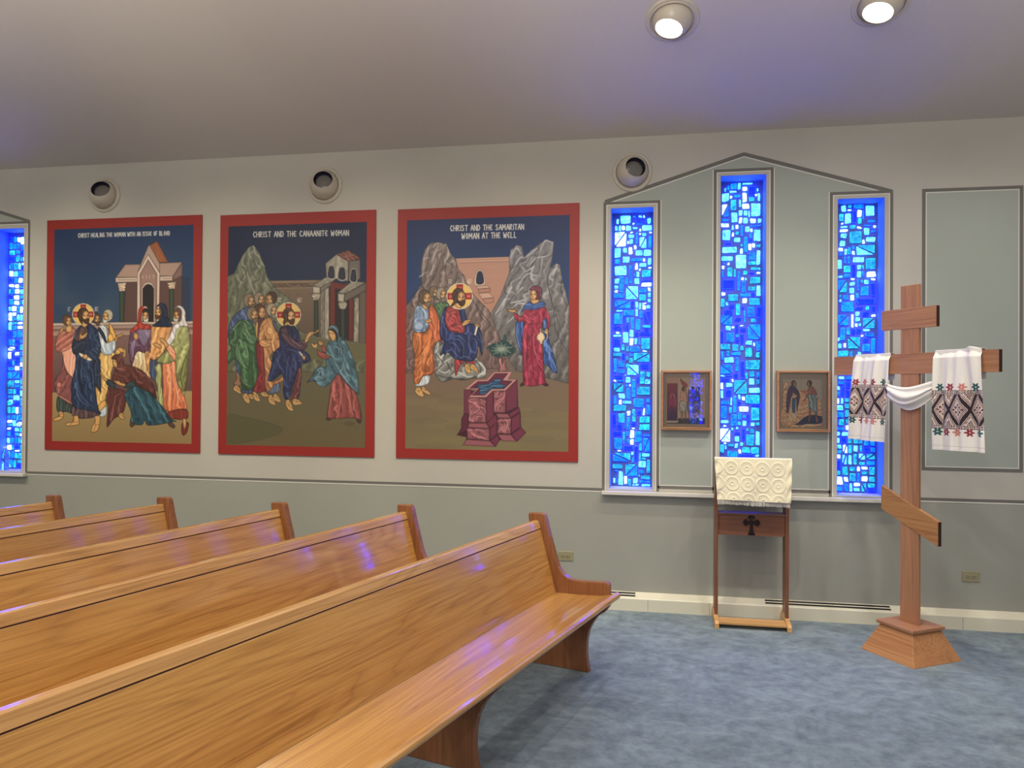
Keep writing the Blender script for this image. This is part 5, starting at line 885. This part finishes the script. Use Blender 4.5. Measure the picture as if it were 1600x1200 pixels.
# ---------------------------------------------------------------- sockets
def socket(x, z, lab):
    t = thing('wall_socket', lab, 'socket', (x, WY, z))
    MB().prism([(-.057, -.036), (.057, -.036), (.057, .036), (-.057, .036)], -.006, 0, 'y').build('cover_plate', M['brass'], t, bevel=.003)
    for sx in (-.0195, .0195):
        o = MB(); o.prism([(sx+.0165*math.cos(a), .0145*math.sin(a)) for a in np.linspace(0, 2*math.pi, 25)[:-1]], -.009, -.004, 'y'); rec = o.build('receptacle', M['brass'], t, bevel=.0008)
        s = MB(); s.box(sx-.009, sx+.0, -.0096, -.0088, .004, .0068); s.box(sx-.009, sx+.0, -.0096, -.0088, -.0068, -.004); s.prism([(sx+.009+.0028*math.cos(a), .0028*math.sin(a)) for a in np.linspace(0, 2*math.pi, 13)[:-1]], -.0096, -.0088, 'y'); s.build('slots', M['black'], rec)
    MB().prism([(.003*math.cos(a), .003*math.sin(a)) for a in np.linspace(0, 2*math.pi, 13)[:-1]], -.0072, -.005, 'y').build('screw', M['brass'], t)
socket(2.176, .352, 'brass double wall socket low on the wall right of the wooden cross')
socket(-.632, .367, 'brass double wall socket low on the wall behind the front pew end')

# ---------------------------------------------------------------- pews
PL = 3.95
def curve_poly():
    front = [(.205, 0), (.193, .05), (.187, .11), (.19, .18), (.203, .24), (.228, .29), (.262, .335), (.30, .36), (.322, .39), (.325, .45), (.324, .515), (.312, .529), (.27, .526), (.2, .521), (.15, .518), (.108, .519), (.075, .526), (.048, .54), (.028, .56), (.010, .587), (-.004, .62), (-.018, .665), (-.036, .73), (-.058, .80), (-.074, .862), (-.082, .882), (-.095, .889)]
    return front+[(-.181, .887), (-.185, .87), (-.176, .80), (-.165, .6), (-.17, .44), (-.19, .25), (-.205, .1), (-.215, 0)]
def support_poly():
    return [(.205, 0), (.193, .05), (.187, .11), (.19, .18), (.203, .24), (.228, .29), (.262, .335), (.30, .372), (.32, .40), (.32, .418), (0, .398), (-.12, .398), (-.165, .36), (-.18, .25), (-.2, .1), (-.215, 0)]
def fl(p): return [(-v, z) for v, z in p]             # the pew faces local -y
def make_pew():
    t = thing('pew', '', 'pew')
    L = PL
    for u0 in (0, -L-.045): MB().prism(fl(curve_poly()), u0, u0+.045, 'x').build('end_panel', M['oakz'], t, bevel=.005)
    for u in (-1.29, -2.6): MB().prism(fl(support_poly()), u-.02, u+.02, 'x').build('seat_support', M['oakz'], t, bevel=.003)
    seat = [(-.03, .405), (.0, .437), (.15, .441), (.28, .451), (.345, .4665), (.362, .466), (.371, .459), (.374, .449), (.371, .438), (.36, .43), (.33, .425), (.2, .412), (.1, .405)]
    s = MB().prism(fl(seat), -L+.0, .0, 'x'); s.build('seat', M['oak'], t, bevel=.002)
    s = MB().prism(fl([(.3255, .4405), (.345, .4665), (.362, .466), (.371, .459), (.374, .449), (.371, .438), (.36, .43), (.326, .425)]), 0, .062, 'x'); s.build('seat_corner', M['oak'], t, bevel=.004)
    back = [(.0, .437), (-.101, .797), (-.13, .79), (-.035, .42)]
    MB().prism(fl(back), -L, 0, 'x').build('backrest', M['oak'], t, bevel=.0015)
    MB().prism(fl([(-.103, .796), (-.104, .802), (-.125, .802), (-.125, .796)]), -L, 0, 'x').build('groove', M['groove'], t)
    cap = [(-.1005, .802), (-.1135, .841), (-.119, .8465), (-.145, .8465), (-.15, .842), (-.15, .80), (-.13, .80)]
    MB().prism(fl(cap), -L, 0, 'x').build('top_rail', M['oak2'], t, bevel=.002)
    return t
M['groove'] = Mat('dark groove', L3(70, 34, 22), .6).m
M['oak2'] = wood('honey oak rail', L3(146, 100, 56), L3(196, 146, 86), L3(222, 176, 114), 0, .2, .5)
def dup(root):
    r = root.copy(); link(r)
    for ch in root.children:
        c = ch.copy(); link(c, r)
        for g in ch.children: link(g.copy(), c)
    return r
pew0 = make_pew()
PEWS = [((-.62925, 4.50846), 16.3, 'frontmost long oak pew, its whole seat and curved end seen beside the wooden cross'),
        ((-1.49398, 4.64685), 15.3, 'second oak pew from the front, directly behind the frontmost one'),
        ((-2.30999, 4.55758), 14.8, 'third oak pew from the front, the middle one of five'),
        ((-3.15541, 4.59954), 15.2, 'fourth oak pew from the front, only its back showing'),
        ((-3.93651, 4.52801), 14.5, 'rearmost oak pew at the left edge, just a short stretch of its back showing')]
for i, ((x, y), deg, lab) in enumerate(PEWS):
    o = pew0 if i == 0 else dup(pew0); th = math.radians(deg); a = Vector((math.sin(th), math.cos(th))); b = Vector((math.cos(th), -math.sin(th)))
    # (x, y) is where the front top corner of the end panel stands (forward offset -.09)
    p = Vector((x, y))+b*.09; o.location = (p.x, p.y, 0)
    # local x runs along the pew to its wall end, local y forward: mirrored axes, so the forward side is -y
    o.rotation_euler = (0, 0, math.atan2(a.y, a.x)); tag(o, lab, 'pew', 'oak pews')
for o in pew0.children: pass

# ---------------------------------------------------------------- the three-bar cross
ux, uy = .53, -.848
cr = thing('wooden_cross', 'tall three-barred wooden cross on a flared plinth in front of the right window', 'cross', (1.5807, 5.1265, 0), math.atan2(uy, ux))
pb = MB(); B0, B1 = .198, .117
pb.add([(-B0, -B0, 0), (B0, -B0, 0), (B0, B0, 0), (-B0, B0, 0), (-B1, -B1, .176), (B1, -B1, .176), (B1, B1, .176), (-B1, B1, .176)], [(0, 3, 2, 1), (4, 5, 6, 7), (0, 1, 5, 4), (1, 2, 6, 5), (2, 3, 7, 6), (3, 0, 4, 7)])
pb.build('plinth', M['redlight'] if 'redlight' in M else wood('plinth oak', L3(128, 78, 50), L3(178, 122, 80), L3(200, 146, 98), 0, .42, 0), cr, bevel=.003)
MB().box(-.135, .135, -.135, .135, .176, .198).build('plinth_top', M['red_x'], cr, bevel=.004)
MB().box(-.0665, .0665, -.010, .010, .198, 2.286).build('post', M['red_z'], cr, bevel=.002)
def end_cap(b, x, z0, z1): MB().box(x-.0005, x+.0012, -.0122, .0122, z0+.001, z1-.001).build('end_grain', M['endgrain'], b)
def bar(name, pts):
    b = MB().prism(pts, -.0125, .0125, 'y').build(name, M['red_x'], cr, bevel=.001); end_cap(b, pts[1][0], pts[1][1], pts[2][1])
bar('upper_bar', [(-.212, 2.016), (.19, 2.016), (.19, 2.143), (-.212, 2.143)])
bar('main_bar', [(-.612, 1.736), (.580, 1.736), (.580, 1.862), (-.612, 1.862)])
fb = MB().prism([(-.21, .872), (.205, .704), (.205, .852), (-.21, 1.022)], -.0135, .0135, 'y').build('slanted_footrest', M['lightred'] if 'lightred' in M else wood('footrest oak', L3(120, 78, 46), L3(172, 120, 74), L3(192, 142, 92), 0, .4, 0, 2.), cr, bevel=.002)

end_cap(fb, .205, .706, .850)

# ---------------------------------------------------------------- embroidered towel hung over the cross
def drape(name, parent, s0, s1, b0, b1, ztop, zb0, zb1, canvas, seed, lift=0., peak=None):
    rs = random.Random(seed); ni, nj = canvas.shape[1], canvas.shape[0]; hang = ztop-(zb0+zb1)/2
    nb = 34
    col = np.concatenate([np.repeat(canvas[:1], nb, 0), canvas], 0); P = np.zeros((nb+nj, ni, 3)); u = np.linspace(0, 1, ni); ph = [rs.uniform(0, 6) for _ in range(4)]
    for j in range(nb+nj):
        v = (j-nb)/(nj-1.)
        if j < nb:                                       # behind and over the bar
            t = j/float(nb)
            if t < .6: z = 1.70+(ztop-.006-1.70)*t/.6; y = np.full(ni, .019)
            else: a = (t-.6)/.4*math.pi/2; z = ztop-.006+.010*math.sin(a); y = np.full(ni, .019*math.cos(a))
            x = s0+(s1-s0)*u; zz = np.full(ni, z)
        else:
            k = min(1, v*14); f = np.clip((v-.03)/.5, 0, 1)
            x = (s0+(s1-s0)*u)*(1-v)+(b0+(b1-b0)*u)*v
            fold = .011*np.sin(u*9.5+ph[0]+v*.9)+.007*np.sin(u*21+ph[1]-v*1.6)+.004*np.sin(u*37+ph[2]+v*5)
            y = -.019*k**.5-.011*k-fold*(.35+.65*f)-.012*f+.004*np.sin(v*7+u*5+ph[3])*f
            y = np.minimum(y, -.0165)
            zb = zb0+(zb1-zb0)*u; zz = ztop+.004*(1-k)-v*(ztop-zb)
        if peak and j >= nb-8: 
            w = np.exp(-((u-peak[0])/.09)**2)*max(0, 1-abs(v)*2.2); y = y-w*.022; zz = zz+w*peak[1]*max(0, 1-abs(v)*14)
        P[j, :, 0] = x; P[j, :, 1] = y; P[j, :, 2] = zz
    return grid_mesh(name, P, M['linen'], parent, lin(col), thick=.0016)
tw = thing('embroidered_towel', 'white linen towel with cross-stitched ends draped over the main bar of the wooden cross', 'towel', (1.5807, 5.1265, 0), math.atan2(uy, ux))
drape('hanging_end', tw, -.415, -.135, -.458, -.160, 1.866, 1.308, 1.300, paint_towel(0), 4)
drape('hanging_end', tw, .187, .482, .186, .528, 1.868, 1.282, 1.287, paint_towel(1), 9, peak=(.80, .012))
nu, nv = 90, 60; P = np.zeros((nv, nu, 3)); s = np.linspace(-.20, .215, nu)
for j in range(nv):
    v = j/(nv-1.); c0 = (s-.0)/.2; top = 1.652+.045*np.abs(c0)**1.7; bot = 1.508+.125*np.abs(c0)**1.8
    z = top*(1-v)+bot*v; amp = 1-.55*np.abs(c0)
    P[j, :, 0] = s; P[j, :, 2] = z+.006*np.sin(v*9+s*12); P[j, :, 1] = -.018-.030*math.sin(math.pi*min(1, v*1.05))*np.clip(1.25-np.abs(c0), 0, 1)-.012*(.5+.5*np.sin(v*19-s*7+.9*np.sin(s*9)))*amp
    e = np.clip((np.abs(c0)-.72)/.3, 0, 1); P[j, :, 1] += e*.03
grid_mesh('middle_swag', P, M['linen'], tw, lin(np.ones((nv, nu, 3))*np.array([236, 232, 224])/255.), thick=.002)

# ---------------------------------------------------------------- icon stand with lace cover
st = thing('icon_stand', 'slim dark oak icon stand with an open frame before the middle window', 'stand', (.685, 5.42, 0))
for sx in (-1, 1):
    MB().box(min(sx*.2235, sx*.2465), max(sx*.2235, sx*.2465), .10, .22, .05, 1.10).build('side_post', M['dark_z'], st, bevel=.002)
    MB().prism([(0, 0), (.0, .035), (.02, .05), (.09, .062), (.14, .09), (.24, .09), (.30, .05), (.31, 0)], *sorted((sx*.222, sx*.252)), 'x').build('foot_runner', M['lightoak'], st, bevel=.004)
MB().box(-.222, .222, .012, .135, .028, .046).build('footboard', M['lightoak'], st, bevel=.003)
cross_rail = MB().box(-.2235, .2235, .115, .135, .622, .77).build('front_rail', M['dark_x'], st, bevel=.002)
MB().box(-.2235, .2235, .105, .22, .765, .775).build('rail_top_edge', M['dark_x'], st)
o = MB()                                                 # budded metal cross
def lobe(cx, cz_, r): o.prism([(cx+r*math.cos(a), cz_+r*math.sin(a)) for a in np.linspace(0, 2*math.pi, 17)[:-1]], .106, .116, 'y')
CX, CZ = .0, .712
o.prism([(CX-.010, .735), (CX+.010, .735), (CX+.0085, .69), (CX+.014, .64), (CX-.014, .64), (CX-.0085, .69)], .103, .116, 'y'); o.prism([(CX-.036, CZ-.012), (CX, CZ-.009), (CX+.036, CZ-.012), (CX+.036, CZ+.012), (CX, CZ+.009), (CX-.036, CZ+.012)], .104, .116, 'y')
for dx, dz in ((-.038, 0), (.038, 0), (0, .042)):
    for k in (-1, 0, 1):
        ax, az = (0, 1) if dx else (1, 0); lobe(CX+dx+ax*k*.013+(np.sign(dx)*(.009 if k == 0 else 0)), CZ+dz+az*k*.013+(.009 if (dz and k == 0) else 0)-(.006 if dz else 0), .011)
lobe(0, .637, .014); lobe(-.015, .634, .009); lobe(.015, .634, .009); lobe(0, CZ, .017)
o.build('cross_ornament', M['iron'], st, bevel=.0015)
MB().prism([(.0, .90), (.045, 1.15), (.075, 1.155), (.22, 1.10), (.22, 1.06), (.06, .90)], -.222, .222, 'x').build('slanted_desk', M['dark_x'], st, bevel=.003)
# lace cover
lc = thing('lace_cover', 'cream lace cover with round medallions and a fringe over the icon stand', 'cloth', (.685, 5.42, 0))
nu, nv = 250, 210; u = np.linspace(-.256, .254, nu); P = np.zeros((nv, nu, 3)); Lf = .285; Lt = .15
for j in range(nv):
    q = j/(nv-1.)*(Lf+Lt)-Lt                              # <0 on top, >0 down the front
    if q < 0: bx_, bz_ = .046-q, 1.163+q*.33*1.0; nx, nz = .3, .95
    else: bx_, bz_ = .040-q*.185, 1.160-q*.975; nx, nz = -.97, .15
    rel = np.zeros(nu)
    if q > 0:
        for r_ in range(3):
            czz = .062+r_*.107
            for k in range(-1, 4):
                cxx = -.148+k*.1035+.004*r_; d = np.hypot(u-cxx, q-czz-(.02*(u+.25)))
                rel += .0045*np.exp(-((d-.043)/.0065)**2)+.003*np.exp(-((d-.030)/.004)**2)*(.6+.4*np.cos(26*np.arctan2(q-czz, u-cxx)))+.0045*np.exp(-((d-.013)/.004)**2)+.0015*np.exp(-((d-.021)/.003)**2)
                d2 = np.hypot(u-cxx-.052, q-czz-.053); rel += .003*np.exp(-(d2/.006)**2)+.002*np.exp(-((d2-.013)/.003)**2)*np.abs(np.cos(2*np.arctan2(q-czz-.053, u-cxx-.052)))
        rel += .0012*np.sin(q*520)*np.sin(u*520)
        edge = np.clip((np.abs(u)-.215)/.03, 0, 1); rel = rel*(1-edge*.8)+edge*.006*np.sin(q*60+u*70)
        wr = .006*np.sin(u*23+q*14)*min(1, q*4); rel = rel+wr
    sag = np.where(q > 0, 0.018*np.clip(u+.26, 0, 1)*0, 0)
    P[j, :, 0] = u*(1-.06*max(0, q)/Lf*(1 if True else 0)); P[j, :, 1] = bx_+nx*(rel+.004); P[j, :, 2] = bz_+nz*(rel+.004)-sag-(max(q, 0)/Lf)*.012*(u+.25)/.5
grid_mesh('lace_cloth', P, M['lace'] if 'lace' in M else painted('cream lace', .9, .3), lc, lin(np.ones((nv, nu, 3))*np.array([232, 224, 196])/255.), thick=.002)
fm = MB(); rs = random.Random(2)
for i in range(118):
    x = -.238+i*.00402; zt = P[-1, int((x/.94+.256)/.51*(nu-1)), 2]+.004; y = -.012+rs.uniform(-.003, .003); w_ = .0014; x2 = x+rs.uniform(-.003, .003); zb = zt-.034+rs.uniform(-.004, .004)
    fm.add([(x-w_, y, zt), (x+w_, y, zt), (x2+w_, y-.002, zb), (x2-w_, y-.002, zb), (x-w_, y+.002, zt), (x+w_, y+.002, zt), (x2+w_, y, zb), (x2-w_, y, zb)], [(0, 1, 2, 3), (4, 7, 6, 5), (0, 3, 7, 4), (1, 5, 6, 2), (2, 6, 7, 3)])
tag(fm.build('fringe', M['thread'] if 'thread' in M else Mat('pale thread', L3(214, 210, 200), .8).m, lc), kind='stuff')

# ---------------------------------------------------------------- bottle on the far left sill
bt = thing('plastic_bottle', 'clear plastic water bottle standing on the sill of the far left window', 'bottle', (-5.60, 5.865, .886))
MB().lathe([(.001, .0), (.028, .0), (.031, .006), (.031, .05), (.029, .06), (.031, .07), (.031, .125), (.028, .145), (.014, .17), (.0125, .176), (.0125, .19), (.001, .19)], 32).build('bottle_body', M['clear'], bt, smooth=True)
MB().lathe([(.001, .203), (.013, .203), (.0145, .201), (.0145, .189), (.0128, .188)], 24).build('screw_cap', Mat('white cap', L3(220, 225, 230), .4).m, bt, smooth=True)
